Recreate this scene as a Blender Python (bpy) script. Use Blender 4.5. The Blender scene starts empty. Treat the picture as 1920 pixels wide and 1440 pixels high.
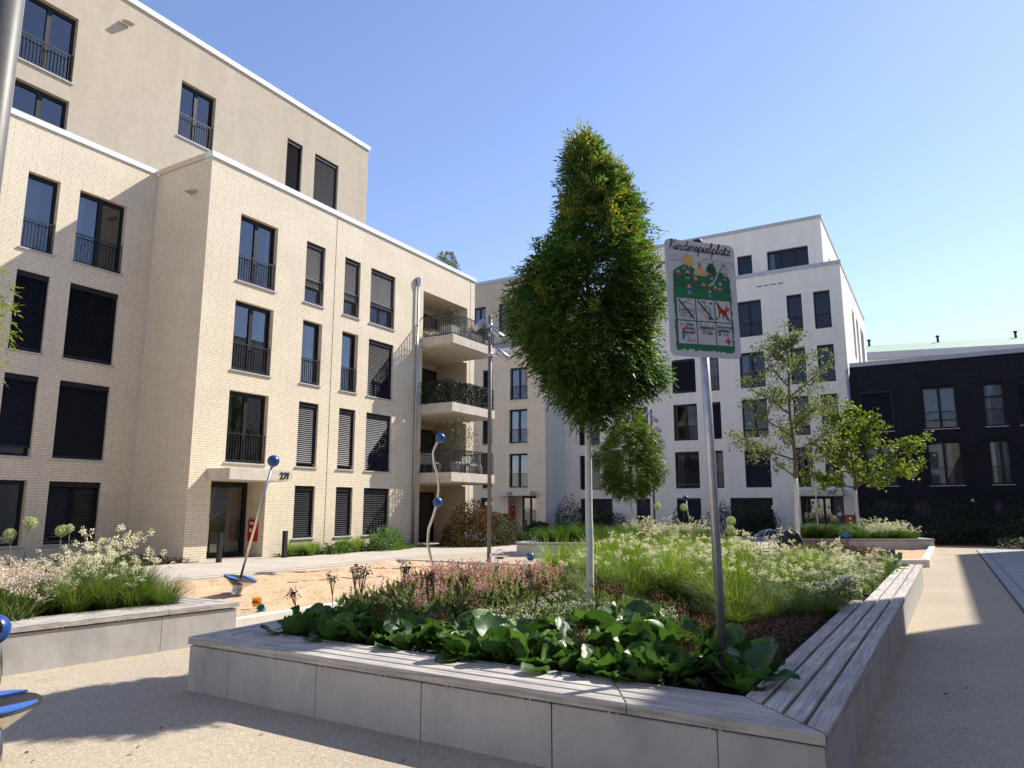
import bpy, math, random
import numpy as np
from mathutils import Vector, Matrix
R = math.radians
random.seed(7); rng = np.random.default_rng(11)
S = bpy.context.scene
COL = S.collection

# ------------------------------------------------------------------ camera, sky, sun, exposure
cam = bpy.data.objects.new('camera', bpy.data.cameras.new('camera')); COL.objects.link(cam)
cam.location = (0, 0, 1.62); cam.rotation_euler = (R(90 + 9.661), 0, R(30.424))
cam.data.sensor_width = 36; cam.data.lens = 25.447; cam.data.clip_start = .05; cam.data.clip_end = 3000
S.camera = cam
SUN = Vector((1, 1.75, 1.89)).normalized()          # direction towards the sun
W = bpy.data.worlds.new('World'); S.world = W; W.use_nodes = True
wt = W.node_tree; bg = wt.nodes['Background']
sky = wt.nodes.new('ShaderNodeTexSky'); sky.sky_type = 'NISHITA'; sky.sun_disc = False
sky.sun_elevation = math.asin(SUN.z); sky.sun_rotation = math.atan2(SUN.x, SUN.y)
sky.altitude = 100; sky.air_density = 1.0; sky.dust_density = .15; sky.ozone_density = 3.8
tn = wt.nodes.new('ShaderNodeMix'); tn.data_type = 'RGBA'; tn.blend_type = 'MULTIPLY'; tn.inputs[0].default_value = 1; tn.inputs[7].default_value = (1.10, .95, .97, 1)
wt.links.new(sky.outputs[0], tn.inputs[6]); wt.links.new(tn.outputs[2], bg.inputs[0]); bg.inputs[1].default_value = .132
sl = bpy.data.lights.new('sun', 'SUN'); sl.energy = 4.2; sl.angle = R(.5); sl.color = (1, .93, .82)
so = bpy.data.objects.new('sun', sl); COL.objects.link(so)
so.rotation_euler = SUN.to_track_quat('Z', 'Y').to_euler(); so.location = (30, 50, 60)
S.view_settings.view_transform = 'Standard'; S.view_settings.look = 'None'
S.view_settings.exposure = .8; S.view_settings.gamma = 1
S.render.engine = 'CYCLES'
S.cycles.use_denoising = True; S.cycles.max_bounces = 8; S.cycles.transparent_max_bounces = 12
S.cycles.caustics_reflective = False; S.cycles.caustics_refractive = False; S.cycles.sample_clamp_indirect = 6

# ------------------------------------------------------------------ materials
def mat(name, col=(.5, .5, .5), rough=.7, metal=0., spec=.5):
    m = bpy.data.materials.new(name); m.use_nodes = True
    p = m.node_tree.nodes['Principled BSDF']
    p.inputs['Base Color'].default_value = (*col, 1); p.inputs['Roughness'].default_value = rough
    p.inputs['Metallic'].default_value = metal; p.inputs['Specular IOR Level'].default_value = spec
    return m
def N(m, t, **k):
    n = m.node_tree.nodes.new(t)
    for a, b in k.items(): setattr(n, a, b)
    return n
def L(m, a, b): m.node_tree.links.new(a, b)
def P(m): return m.node_tree.nodes['Principled BSDF']
def ramp(m, fac, stops):
    r = N(m, 'ShaderNodeValToRGB'); e = r.color_ramp.elements
    while len(e) < len(stops): e.new(.5)
    for i, (p, c) in enumerate(stops): e[i].position = p; e[i].color = (*c, 1)
    L(m, fac, r.inputs[0]); return r.outputs[0]
def noise(m, scale, detail=4, vec=None, rough=.6):
    n = N(m, 'ShaderNodeTexNoise'); n.inputs['Scale'].default_value = scale
    n.inputs['Detail'].default_value = detail; n.inputs['Roughness'].default_value = rough
    if vec: L(m, vec, n.inputs['Vector'])
    return n.outputs['Fac']
def objco(m, scale=(1, 1, 1)):
    t = N(m, 'ShaderNodeTexCoord'); mp = N(m, 'ShaderNodeMapping'); mp.inputs['Scale'].default_value = scale
    L(m, t.outputs['Object'], mp.inputs['Vector']); return mp.outputs[0]
def mixc(m, f, a, b, mode='MIX'):
    x = N(m, 'ShaderNodeMix', data_type='RGBA', blend_type=mode)
    for s, v in ((x.inputs[0], f), (x.inputs[6], a), (x.inputs[7], b)):
        if isinstance(v, (int, float)): s.default_value = v
        elif isinstance(v, tuple): s.default_value = (*v, 1)
        else: L(m, v, s)
    return x.outputs[2]
def bump(m, h, st=.3, dist=.02):
    b = N(m, 'ShaderNodeBump'); b.inputs['Strength'].default_value = st; b.inputs['Distance'].default_value = dist
    L(m, h, b.inputs['Height']); L(m, b.outputs[0], P(m).inputs['Normal'])
def mottled(name, c1, c2, scale=6, rough=.8, bst=.2, bscale=60, bdist=.01, spec=.3, c3=None):
    m = mat(name, c1, rough, 0, spec); v = objco(m)
    stops = [(.3, c1), (.7, c2)] if c3 is None else [(.25, c1), (.5, c2), (.75, c3)]
    L(m, ramp(m, noise(m, scale, 6, v), stops), P(m).inputs['Base Color'])
    if bst: bump(m, noise(m, bscale, 3, v), bst, bdist)
    return m
def brick(name, c1, c2, mortar, bw=.34, rh=.072, ms=.011, bst=.5, rough=.85):
    m = mat(name, c1, rough, 0, .25); t = N(m, 'ShaderNodeTexCoord'); s = N(m, 'ShaderNodeSeparateXYZ')
    L(m, t.outputs['Object'], s.inputs[0]); a = N(m, 'ShaderNodeMath', operation='ADD')
    L(m, s.outputs[0], a.inputs[0]); L(m, s.outputs[1], a.inputs[1])
    c = N(m, 'ShaderNodeCombineXYZ'); L(m, a.outputs[0], c.inputs[0]); L(m, s.outputs[2], c.inputs[1])
    b = N(m, 'ShaderNodeTexBrick'); b.offset = .37; b.offset_frequency = 3; b.squash = .8; b.squash_frequency = 4
    for k, v in (('Scale', 1), ('Mortar Size', ms), ('Mortar Smooth', .3), ('Brick Width', bw), ('Row Height', rh), ('Bias', 0)): b.inputs[k].default_value = v
    b.inputs['Color1'].default_value = (*c1, 1); b.inputs['Color2'].default_value = (*c2, 1); b.inputs['Mortar'].default_value = (*mortar, 1)
    L(m, c.outputs[0], b.inputs['Vector'])
    big = ramp(m, noise(m, .7, 5, t.outputs['Object']), [(.3, (.88, .88, .88)), (.7, (1, 1, 1))])
    L(m, mixc(m, 1., b.outputs['Color'], big, 'MULTIPLY'), P(m).inputs['Base Color'])
    inv = N(m, 'ShaderNodeMath', operation='SUBTRACT'); inv.inputs[0].default_value = 1; L(m, b.outputs['Fac'], inv.inputs[1])
    bump(m, inv.outputs[0], bst, .01); return m
def leafmat(name, c1, c2, trans=.3, rough=.45, spec=.4, c3=None):
    m = mat(name, c1, rough, 0, spec); g = N(m, 'ShaderNodeNewGeometry')
    st = [(0, c1), (1, c2)] if c3 is None else [(0, c1), (.7, c2), (1, c3)]
    col = ramp(m, g.outputs['Random Per Island'], st)
    L(m, col, P(m).inputs['Base Color'])
    if trans > 0:
        tr = N(m, 'ShaderNodeBsdfTranslucent'); br = mixc(m, 1., col, (1.9, 1.9, .9), 'MULTIPLY'); L(m, br, tr.inputs[0])
        mx = N(m, 'ShaderNodeMixShader'); mx.inputs[0].default_value = trans
        L(m, P(m).outputs[0], mx.inputs[1]); L(m, tr.outputs[0], mx.inputs[2])
        L(m, mx.outputs[0], m.node_tree.nodes['Material Output'].inputs[0])
    return m
def wood(name, axis):
    m = mat(name, (.4, .38, .36), .75, 0, .3)
    v = objco(m, (1.2, 26, 26) if axis == 'X' else (26, 1.2, 26)); g = noise(m, 1.6, 6, v, .65)
    v2 = objco(m); big = noise(m, 3, 3, v2)
    isl = N(m, 'ShaderNodeNewGeometry').outputs['Random Per Island']
    c = ramp(m, g, [(.28, (.22, .21, .2)), (.5, (.45, .43, .41)), (.75, (.64, .62, .59))])
    c = mixc(m, 1., c, ramp(m, big, [(.3, (.8, .8, .82)), (.7, (1.1, 1.08, 1.05))]), 'MULTIPLY')
    c = mixc(m, 1., c, ramp(m, isl, [(0, (.85, .84, .83)), (1, (1.12, 1.1, 1.07))]), 'MULTIPLY')
    L(m, c, P(m).inputs['Base Color']); bump(m, g, .5, .004); return m
M = {}
M['brick'] = brick('cream brick', (.84, .735, .565), (.79, .69, .52), (.53, .455, .345), .34, .074, .010, .3)
M['brick_e'] = brick('tan brick', (.80, .69, .525), (.74, .63, .475), (.52, .44, .34), .34, .074, .010, .25)
M['dbrick'] = brick('dark brick', (.013, .014, .02), (.022, .022, .029), (.008, .008, .011), .3, .075, .009)
M['plaster'] = mottled('beige plaster', (.475, .41, .315), (.535, .465, .36), 3.2, .95, .5, 30, .02, .1)
M['white'] = mottled('pale render', (.755, .71, .63), (.80, .755, .675), 2, .95, .15, 80, .006, .1)
M['cream'] = mottled('cream render', (.60, .50, .38), (.66, .56, .43), 3, .95, .15, 80, .006, .1)
M['coping'] = mottled('coping metal', (.64, .65, .67), (.72, .72, .73), 1, .45, 0, spec=.5)
M['copingd'] = mottled('zinc coping', (.36, .38, .41), (.42, .44, .47), 1, .45, 0, spec=.5)
M['frame'] = mat('anthracite frame', (.013, .014, .018), .5, 0, .25)
M['rail'] = mat('anthracite steel', (.014, .014, .017), .45, 0, .5)
M['blind'] = mat('anthracite blind', (.034, .036, .046), .38, .35, .5)
M['blindlit'] = mat('pale and sunlit blinds', (.13, .135, .15), .3, .5, .6)  # paler copy of anthracite slats, sunlight put into colour; also a pale inner blind
M['sill'] = mottled('sill aluminium', (.42, .43, .45), (.5, .5, .52), 2, .5, 0)
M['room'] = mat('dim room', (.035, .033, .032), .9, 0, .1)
M['curtain'] = mottled('net curtain', (.48, .48, .5), (.58, .58, .6), 3, .95, 0)
M['concrete'] = mottled('fair faced concrete', (.37, .365, .36), (.48, .47, .46), 2.2, .85, .25, 40, .006, .25, (.43, .42, .41))
mc = M['concrete']; vs_ = objco(mc, (2.6, 2.6, .9)); pr = P(mc).inputs['Base Color'].links[0].from_socket
cc = mixc(mc, 1., pr, ramp(mc, noise(mc, 1.0, 6, vs_, .7), [(.35, (.87, .865, .855)), (.62, (1.05, 1.05, 1.05))]), 'MULTIPLY')
vp = N(mc, 'ShaderNodeTexVoronoi'); vp.inputs['Scale'].default_value = 16; L(mc, objco(mc), vp.inputs['Vector'])
cc = mixc(mc, 1., cc, ramp(mc, vp.outputs['Distance'], [(.03, (.45, .44, .42)), (.07, (1, 1, 1))]), 'MULTIPLY'); L(mc, cc, P(mc).inputs['Base Color'])
for k_ in ('white', 'plaster'):
    mc = M[k_]; pr = P(mc).inputs['Base Color'].links[0].from_socket
    L(mc, mixc(mc, 1., pr, ramp(mc, noise(mc, .8, 7, objco(mc, (1.6, 1.6, .25)), .72), [(.35, (.91, .905, .895)), (.62, (1.02, 1.02, 1.02))]), 'MULTIPLY'), P(mc).inputs['Base Color'])
M['canopy'] = mottled('board concrete', (.5, .45, .38), (.64, .58, .49), 3, .9, .3, 30, .01, .2)
M['steel'] = mottled('galvanised steel', (.36, .38, .41), (.5, .52, .55), 14, .38, 0, spec=.5); P(M['steel']).inputs['Metallic'].default_value = .75
M['chrome'] = mat('brushed stainless steel', (.6, .59, .56), .25, 1.)
M['polegrey'] = mottled('grey painted mast', (.12, .118, .115), (.16, .155, .15), 5, .5, 0)
M['blue'] = mat('blue plastic', (.012, .06, .25), .3, 0, .5)
M['bluelt'] = mat('blue rubber tread', (.05, .15, .5), .5, 0, .5)
M['black'] = mat('black rubber', (.014, .014, .016), .6, 0, .4)
M['woodx'] = wood('weathered wood along x', 'X'); M['woody'] = wood('weathered wood along y', 'Y')
M['soil'] = mottled('dark soil mulch', (.03, .02, .014), (.085, .058, .04), 30, 1, .8, 60, .03, .1)
M['trunk'] = mottled('chalked bark', (.50, .53, .53), (.64, .66, .65), 9, .95, .4, 40, .01, .1, (.42, .42, .4))
M['bark'] = mottled('grey bark', (.08, .06, .045), (.2, .16, .125), 14, .95, .6, 40, .02, .1)
M['red'] = mat('red enamel', (.42, .015, .012), .4); M['paper'] = mat('white paper', (.72, .72, .7), .8)
M['yellow'] = mat('yellow plastic', (.85, .5, .01), .4); M['teal'] = mat('teal plastic', (.02, .28, .38), .4)
M['orange'] = mat('orange plastic', (.8, .12, .02), .5); M['navy'] = mat('navy panel', (.012, .014, .028), .4)
M['potwhite'] = mottled('white pot', (.62, .62, .6), (.7, .7, .68), 4, .6, 0)
M['digits'] = mat('dark steel numerals', (.03, .03, .035), .4, .3)
M['copper'] = mottled('green copper roof', (.30, .42, .31), (.36, .47, .36), 1.5, .8, .1, 20)
def aggregate(name, base, tint, sc=70):
    m = mat(name, base, .95, 0, .15); v = objco(m)
    vo = N(m, 'ShaderNodeTexVoronoi'); vo.inputs['Scale'].default_value = sc; L(m, v, vo.inputs['Vector'])
    sep = N(m, 'ShaderNodeSeparateColor'); L(m, vo.outputs['Color'], sep.inputs[0])
    grain = ramp(m, sep.outputs[0], [(0, tuple(c * .76 for c in base)), (.3, tuple(c * .95 for c in base)), (.8, base), (1, tint)])
    big = ramp(m, noise(m, .55, 6, v), [(.3, (.86, .86, .88)), (.7, (1.05, 1.04, 1.02))])
    c = mixc(m, 1., grain, big, 'MULTIPLY')
    st = ramp(m, noise(m, 1.1, 9, v, .78), [(.56, (1, 1, 1)), (.72, (.80, .79, .78))])
    L(m, mixc(m, 1., c, st, 'MULTIPLY'), P(m).inputs['Base Color'])
    bump(m, vo.outputs['Distance'], .35, .006); return m
M['ground'] = aggregate('exposed aggregate paving', (.465, .395, .30), (.56, .50, .41))
M['paver'] = brick('pale pavers', (.56, .5, .42), (.6, .54, .46), (.42, .37, .31), .5, .25, .006, .1)
def flatbrick(name, c1, c2, mo, bw, rh):
    m = mat(name, c1, .9, 0, .2); v = objco(m); b = N(m, 'ShaderNodeTexBrick')
    for k, q in (('Scale', 1), ('Mortar Size', .006), ('Brick Width', bw), ('Row Height', rh)): b.inputs[k].default_value = q
    for k, q in (('Color1', c1), ('Color2', c2), ('Mortar', mo)): b.inputs[k].default_value = (*q, 1)
    L(m, v, b.inputs['Vector'])
    L(m, mixc(m, 1., b.outputs['Color'], ramp(m, noise(m, 1.2, 7, v), [(.3, (.87, .87, .88)), (.7, (1.04, 1.04, 1.03))]), 'MULTIPLY'), P(m).inputs['Base Color'])
    bump(m, noise(m, 90, 2, v), .15, .004); return m
M['paver'] = flatbrick('pale pavers', (.485, .44, .375), (.525, .475, .41), (.39, .35, .295), .6, .3)
M['gpaver'] = flatbrick('grey pavers', (.40, .39, .39), (.44, .43, .43), (.33, .32, .32), .3, .15)
M['sand'] = mottled('play sand', (.49, .345, .215), (.57, .41, .265), 3.5, 1, .7, 9, .06, .05, (.53, .38, .24))
M['kerb'] = mottled('pale kerb', (.58, .55, .5), (.68, .65, .6), 4, .9, .1, 40)
def glass(name, ior=1.75, tint=(.62, .68, .72), rough=.0):
    m = bpy.data.materials.new(name); m.use_nodes = True; nt = m.node_tree; nt.nodes.remove(nt.nodes['Principled BSDF'])
    fr = N(m, 'ShaderNodeFresnel'); fr.inputs[0].default_value = ior
    tr = N(m, 'ShaderNodeBsdfTransparent'); tr.inputs[0].default_value = (*tint, 1)
    gl = N(m, 'ShaderNodeBsdfGlossy'); gl.inputs['Roughness'].default_value = rough; gl.inputs[0].default_value = (.92, .95, 1, 1)
    # slight unevenness of real panes
    b = N(m, 'ShaderNodeBump'); b.inputs['Strength'].default_value = .03; b.inputs['Distance'].default_value = .01
    L(m, noise(m, .9, 1, objco(m)), b.inputs['Height']); L(m, b.outputs[0], gl.inputs['Normal'])
    mx = N(m, 'ShaderNodeMixShader'); L(m, fr.outputs[0], mx.inputs[0]); L(m, tr.outputs[0], mx.inputs[1]); L(m, gl.outputs[0], mx.inputs[2])
    L(m, mx.outputs[0], nt.nodes['Material Output'].inputs[0]); return m
M['glass'] = glass('window glass', 2.15); M['glassd'] = glass('clear window glass', 1.5, (.5, .56, .62))
# foliage
M['ash'] = leafmat('ash leaflets', (.028, .068, .018), (.105, .19, .045), .40, .42, .3)
M['ashyoung'] = leafmat('young ash leaflets', (.13, .18, .03), (.25, .25, .05), .35, .5, .25)
M['ash2'] = leafmat('small ash leaflets', (.06, .11, .022), (.12, .19, .035), .35, .5, .25)
M['pear'] = leafmat('pear leaves', (.08, .115, .045), (.16, .20, .08), .32, .5, .25, (.21, .24, .11))
M['maple'] = leafmat('maple leaves', (.09, .14, .018), (.17, .23, .03), .35, .55, .2)
M['berg'] = leafmat('leathery leaves', (.035, .08, .022), (.075, .16, .03), .28, .42, .4, (.13, .24, .04))
M['grass'] = leafmat('bright grass blades', (.095, .165, .02), (.18, .28, .035), .33, .5, .3, (.27, .34, .07))
M['grassd'] = leafmat('deep green grass blades', (.045, .095, .018), (.09, .16, .03), .3, .5, .35)
M['sedge'] = leafmat('olive grass blades', (.055, .10, .02), (.115, .18, .035), .33, .5, .3, (.2, .24, .07))
M['creamf'] = leafmat('cream florets', (.60, .57, .46), (.80, .78, .68), .2, .8, .2)
M['whitef'] = leafmat('white florets', (.58, .58, .54), (.78, .77, .72), .2, .8, .2)
M['palepink'] = leafmat('pale pink florets', (.55, .44, .42), (.68, .60, .56), .2, .8, .2)
M['pinkf'] = leafmat('pink spikes', (.42, .17, .20), (.62, .37, .40), .2, .8, .2, (.72, .58, .57))
M['darkf'] = leafmat('dark spikes', (.06, .03, .035), (.16, .09, .08), .05, .9, .1)
M['seed'] = leafmat('brown seed heads', (.07, .035, .015), (.18, .10, .05), .05, .9, .1)
M['seedd'] = leafmat('dark seed heads', (.018, .014, .014), (.06, .045, .04), .05, .9, .1)
M['dry'] = leafmat('dry brown foliage', (.07, .042, .033), (.17, .115, .09), .1, .95, .1)
M['cover'] = leafmat('small green leaves', (.05, .085, .025), (.12, .17, .06), .25, .6, .3, (.2, .25, .12))
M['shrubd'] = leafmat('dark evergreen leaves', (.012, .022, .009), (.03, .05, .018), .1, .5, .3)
M['photinia'] = leafmat('green leaves of red shrub', (.02, .035, .012), (.06, .08, .025), .15, .65, .15)
M['photired'] = leafmat('reddish leaves', (.09, .035, .018), (.20, .085, .04), .2, .65, .15)
M['shrub'] = leafmat('mid green leaves', (.05, .11, .025), (.11, .2, .045), .3, .5, .4)
M['olive'] = leafmat('olive leaves', (.05, .06, .03), (.13, .14, .08), .15, .5, .4)
M['allium'] = leafmat('pale green florets', (.34, .40, .2), (.55, .58, .36), .2, .7, .2)
M['stem'] = mat('green stems', (.10, .13, .05), .7); M['drystem'] = mat('brown stems', (.10, .065, .035), .9)

# ------------------------------------------------------------------ mesh helpers
class MB:
    def __init__(s): s.v = []; s.f = []; s.mi = []; s.sm = []
    def add(s, v, f, mi=0, sm=False):
        o = len(s.v); s.v += [tuple(x) for x in v]; s.f += [tuple(i + o for i in q) for q in f]
        s.mi += [mi] * len(f); s.sm += [sm] * len(f); return s
    def box(s, a, b, mi=0):
        x0, y0, z0 = a; x1, y1, z1 = b
        return s.add([(x0, y0, z0), (x1, y0, z0), (x1, y1, z0), (x0, y1, z0), (x0, y0, z1), (x1, y0, z1), (x1, y1, z1), (x0, y1, z1)],
                     [(3, 2, 1, 0), (4, 5, 6, 7), (0, 1, 5, 4), (1, 2, 6, 5), (2, 3, 7, 6), (3, 0, 4, 7)], mi)
    def quad(s, *p, mi=0): return s.add(p, [tuple(range(len(p)))], mi)
    def prism(s, poly, z0, z1, ch=0., mi=0):
        n = len(poly); c = np.mean(np.array(poly), 0)
        rings = [[(x, y, z0) for x, y in poly]]
        if ch:
            rings.append([(x, y, z1 - ch) for x, y in poly]); ins = []
            for i in range(n):
                p0, p1, p2 = (np.array(poly[(i + k) % n], float) for k in (-1, 0, 1))
                d0 = (p1 - p0) / np.linalg.norm(p1 - p0); d1 = (p2 - p1) / np.linalg.norm(p2 - p1)
                n0 = np.array((-d0[1], d0[0])); n1 = np.array((-d1[1], d1[0])); b = n0 + n1; b = b / max(.3, b @ n0)
                ins.append((*(p1 + b * ch), z1))
            rings.append(ins)
        else: rings.append([(x, y, z1) for x, y in poly])
        v = sum(rings, []); f = [tuple(reversed(range(n)))]
        for k in range(len(rings) - 1):
            for i in range(n): j = (i + 1) % n; f.append((k * n + i, k * n + j, (k + 1) * n + j, (k + 1) * n + i))
        f.append(tuple(range((len(rings) - 1) * n, len(rings) * n))); return s.add(v, f, mi)
    def tube(s, pts, r, n=8, mi=0, cap=True):
        pts = [Vector(p) for p in pts]; rs = r if isinstance(r, (list, tuple)) else [r] * len(pts)
        v = []; f = []; d = (pts[1] - pts[0]).normalized(); a = d.orthogonal().normalized()
        for i, p in enumerate(pts):
            dd = (pts[min(i + 1, len(pts) - 1)] - pts[max(i - 1, 0)]).normalized()
            a = (a - dd * a.dot(dd)).normalized(); b = dd.cross(a)
            for k in range(n):
                t = 2 * math.pi * k / n; v.append(p + (a * math.cos(t) + b * math.sin(t)) * rs[i])
            if i:
                for k in range(n): k2 = (k + 1) % n; f.append(((i - 1) * n + k, (i - 1) * n + k2, i * n + k2, i * n + k))
        s.add(v, f, mi, True)
        if cap:
            o = len(s.v) - len(v); s.f += [tuple(o + k for k in reversed(range(n))), tuple(o + (len(pts) - 1) * n + k for k in range(n))]; s.mi += [mi] * 2; s.sm += [False] * 2
        return s
    def lathe(s, prof, c=(0, 0, 0), n=24, mi=0, mtx=None):
        v = []; f = []
        for r_, z in prof:
            for k in range(n): t = 2 * math.pi * k / n; v.append(Vector((r_ * math.cos(t), r_ * math.sin(t), z)))
        for i in range(len(prof) - 1):
            for k in range(n): k2 = (k + 1) % n; f.append((i * n + k, i * n + k2, (i + 1) * n + k2, (i + 1) * n + k))
        if mtx is not None: v = [mtx @ p for p in v]
        return s.add([p + Vector(c) for p in v], f, mi, True)
    def sphere(s, c, r, n=20, m=12, mi=0, mtx=None):
        pr = [(max(1e-5, r * math.sin(math.pi * i / m)), -r * math.cos(math.pi * i / m)) for i in range(m + 1)]
        return s.lathe(pr, c, n, mi, mtx)
    def mesh(s, name, mats):
        me = bpy.data.meshes.new(name); me.from_pydata(s.v, [], s.f)
        for m in (mats if isinstance(mats, (list, tuple)) else [mats]): me.materials.append(m)
        me.polygons.foreach_set('material_index', s.mi); me.polygons.foreach_set('use_smooth', s.sm); me.update(); return me
def qmesh(name, Q, mats, mi=None, smooth=False):
    """Q: (n,4,3) separate quads"""
    n = len(Q); me = bpy.data.meshes.new(name)
    me.vertices.add(n * 4); me.vertices.foreach_set('co', np.ascontiguousarray(Q, dtype=np.float32).ravel())
    me.loops.add(n * 4); me.loops.foreach_set('vertex_index', np.arange(n * 4, dtype=np.int32))
    me.polygons.add(n); me.polygons.foreach_set('loop_start', np.arange(0, n * 4, 4, dtype=np.int32)); me.polygons.foreach_set('loop_total', np.full(n, 4, np.int32))
    for m in (mats if isinstance(mats, (list, tuple)) else [mats]): me.materials.append(m)
    if mi is not None: me.polygons.foreach_set('material_index', np.asarray(mi, np.int32))
    if smooth: me.polygons.foreach_set('use_smooth', np.ones(n, bool))
    me.update(calc_edges=True); return me
def put(name, me, parent=None, loc=(0, 0, 0), rz=0.):
    o = bpy.data.objects.new(name, me); COL.objects.link(o); o.location = loc; o.rotation_euler = (0, 0, rz)
    if parent: o.parent = parent
    return o
def tag(o, label, cat, group=None, kind=None):
    if label: o['label'] = label
    if cat: o['category'] = cat
    if group: o['group'] = group
    if kind: o['kind'] = kind
    return o
def thing(name, label, cat, loc=(0, 0, 0), rz=0., group=None):
    return tag(put(name, None, None, loc, rz), label, cat, group)
def struct(name, me): return tag(put(name, me), None, None, None, 'structure')
def kids(o): return [c for c in o.children]
def dup(root, loc, rz=0., label=None, group=None, sc=1.):
    r_ = root.copy(); COL.objects.link(r_); r_.location = loc; r_.rotation_euler = (0, 0, rz); r_.scale = (sc, sc, sc)
    if label: r_['label'] = label
    if group: r_['group'] = group
    def rec(a, b):
        for ch in kids(a):
            c = ch.copy(); COL.objects.link(c); c.parent = b; rec(ch, c)
    rec(root, r_); return r_
def text_mesh(txt, size, ext, m, bold=.0):
    cu = bpy.data.curves.new('t', 'FONT'); cu.body = txt; cu.size = size; cu.extrude = ext; cu.offset = bold
    o = bpy.data.objects.new('t', cu); COL.objects.link(o); dg = bpy.context.evaluated_depsgraph_get(); dg.update()
    me = bpy.data.meshes.new_from_object(o.evaluated_get(dg)); bpy.data.objects.remove(o); bpy.data.curves.remove(cu)
    me.materials.clear(); me.materials.append(m); me.transform(Matrix.Rotation(R(90), 4, 'X')); return me

# ------------------------------------------------------------------ windows and walls (local frame: x along the wall, y into it, z up)
REV = .17
CACHE = {}
def cached(key, fn):
    if key not in CACHE: CACHE[key] = fn()
    return CACHE[key]
def frame_mesh(w, h, panes, transom, t=.075):
    b = MB(); y0, y1 = REV - .0, REV + .07
    b.box((0, y0, 0), (t, y1, h)); b.box((w - t, y0, 0), (w, y1, h)); b.box((t, y0, 0), (w - t, y1, t)); b.box((t, y0, h - t - .05), (w - t, y1, h))
    for k in range(1, panes):
        x = w * k / panes; b.box((x - .07, y0 - .004, t), (x + .07, y1 - .004, h - t - .05))
    if transom: b.box((t, y0 + .003, h * transom - .045), (w - t, y1 + .003, h * transom + .045))
    return b.mesh('window_frame', M['frame'])
def pane_mesh(w, h, gm='glass'):
    return MB().quad((.06, REV + .045, .06), (w - .06, REV + .045, .06), (w - .06, REV + .045, h - .06), (.06, REV + .045, h - .06)).mesh('pane', M[gm])
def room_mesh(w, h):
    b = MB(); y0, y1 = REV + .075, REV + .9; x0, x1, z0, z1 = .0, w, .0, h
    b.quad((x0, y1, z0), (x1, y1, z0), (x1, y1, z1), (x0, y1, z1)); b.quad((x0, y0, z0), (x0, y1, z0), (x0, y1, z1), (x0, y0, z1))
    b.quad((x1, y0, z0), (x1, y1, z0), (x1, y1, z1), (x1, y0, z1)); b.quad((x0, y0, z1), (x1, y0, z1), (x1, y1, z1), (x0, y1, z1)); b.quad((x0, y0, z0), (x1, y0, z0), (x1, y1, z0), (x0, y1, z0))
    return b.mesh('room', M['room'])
def sill_mesh(w): return MB().box((-.05, -.055, -.045), (w + .05, REV - .004, -.006)).mesh('sill', M['sill'])
def rail_mesh(w, hh=.95):
    b = MB(); y = .05
    b.box((.01, y, hh - .03), (w - .01, y + .03, hh)); b.box((.01, y, .06), (w - .01, y + .03, .085))
    n = max(4, int(round(w / .105)))
    for k in range(n + 1):
        x = .02 + (w - .04) * k / n; b.box((x - .007, y + .006, .085), (x + .007, y + .022, hh - .03))
    return b.mesh('railing', M['rail'])
def blind_mesh(w, h, drop, m, tilt, y=REV - .06):
    b = MB(); pitch = .072; zb = h * (1 - drop)
    b.box((.0, y - .05, h - .16), (w, y + .05, h), 1); n = int((h - .16 - zb) / pitch)
    c, s = math.cos(tilt) * .04, math.sin(tilt) * .04
    for k in range(n):
        z = h - .19 - k * pitch
        b.quad((.02, y - c, z - s), (w - .02, y - c, z - s), (w - .02, y + c, z + s), (.02, y + c, z + s))
    z = h - .2 - n * pitch; b.box((.02, y - .035, z), (w - .02, y + .035, z + .035))
    b.box((.0, y - .02, zb), (.022, y + .02, h - .16)); b.box((w - .022, y - .02, zb), (w, y + .02, h - .16))
    return b.mesh('blind', [m, M['frame']])
def curtain_mesh(x0, x1, h, seed):
    b = MB(); n = int((x1 - x0) / .03); r_ = random.Random(seed); v = []
    for k in range(n + 1):
        x = x0 + (x1 - x0) * k / n; yy = REV + .2 + .03 * math.sin(k * 1.15 + r_.random() * .8)
        v += [(x, yy, .1), (x, yy, h - .1)]
    return b.add(v, [(2 * k, 2 * k + 2, 2 * k + 3, 2 * k + 1) for k in range(n)], 0, True).mesh('curtain', M['curtain'])
class Frame:
    def __init__(s, ox, oy, rz): s.o = Vector((ox, oy, 0)); s.rz = rz; s.m = Matrix.Rotation(rz, 3, 'Z')
    def w(s, x, y, z): return s.o + s.m @ Vector((x, y, z))
def window(bld, fr, u0, u1, z0, z1, panes=1, rail=False, blind=0., bm='blind', tilt=.9, curtain=None, sill=True, transom=0):
    w, h = round(u1 - u0, 2), round(z1 - z0, 2)
    o = put('window', cached(('f', w, h, panes, transom), lambda: frame_mesh(w, h, panes, transom)), bld, fr.w(u0, 0, z0) - bld.location, fr.rz)
    gm = bld.get('glazing', 'glass'); put('pane', cached(('p', w, h, gm), lambda: pane_mesh(w, h, gm)), o); put('room', cached(('r', w, h), lambda: room_mesh(w, h)), o)
    if sill: put('sill', cached(('s', w), lambda: sill_mesh(w)), o)
    if rail: put('railing', cached(('l', w), lambda: rail_mesh(w)), o)
    if blind: put('blind', cached(('b', w, h, blind, bm, tilt), lambda: blind_mesh(w, h, blind, M[bm], tilt)), o)
    if curtain:
        for (a, b) in curtain: put('curtain', cached(('c', w, h, a, b), lambda: curtain_mesh(.08 + (w - .16) * a, .08 + (w - .16) * b, h, int(w * 100 + h * 10))), o)
    return o
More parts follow.
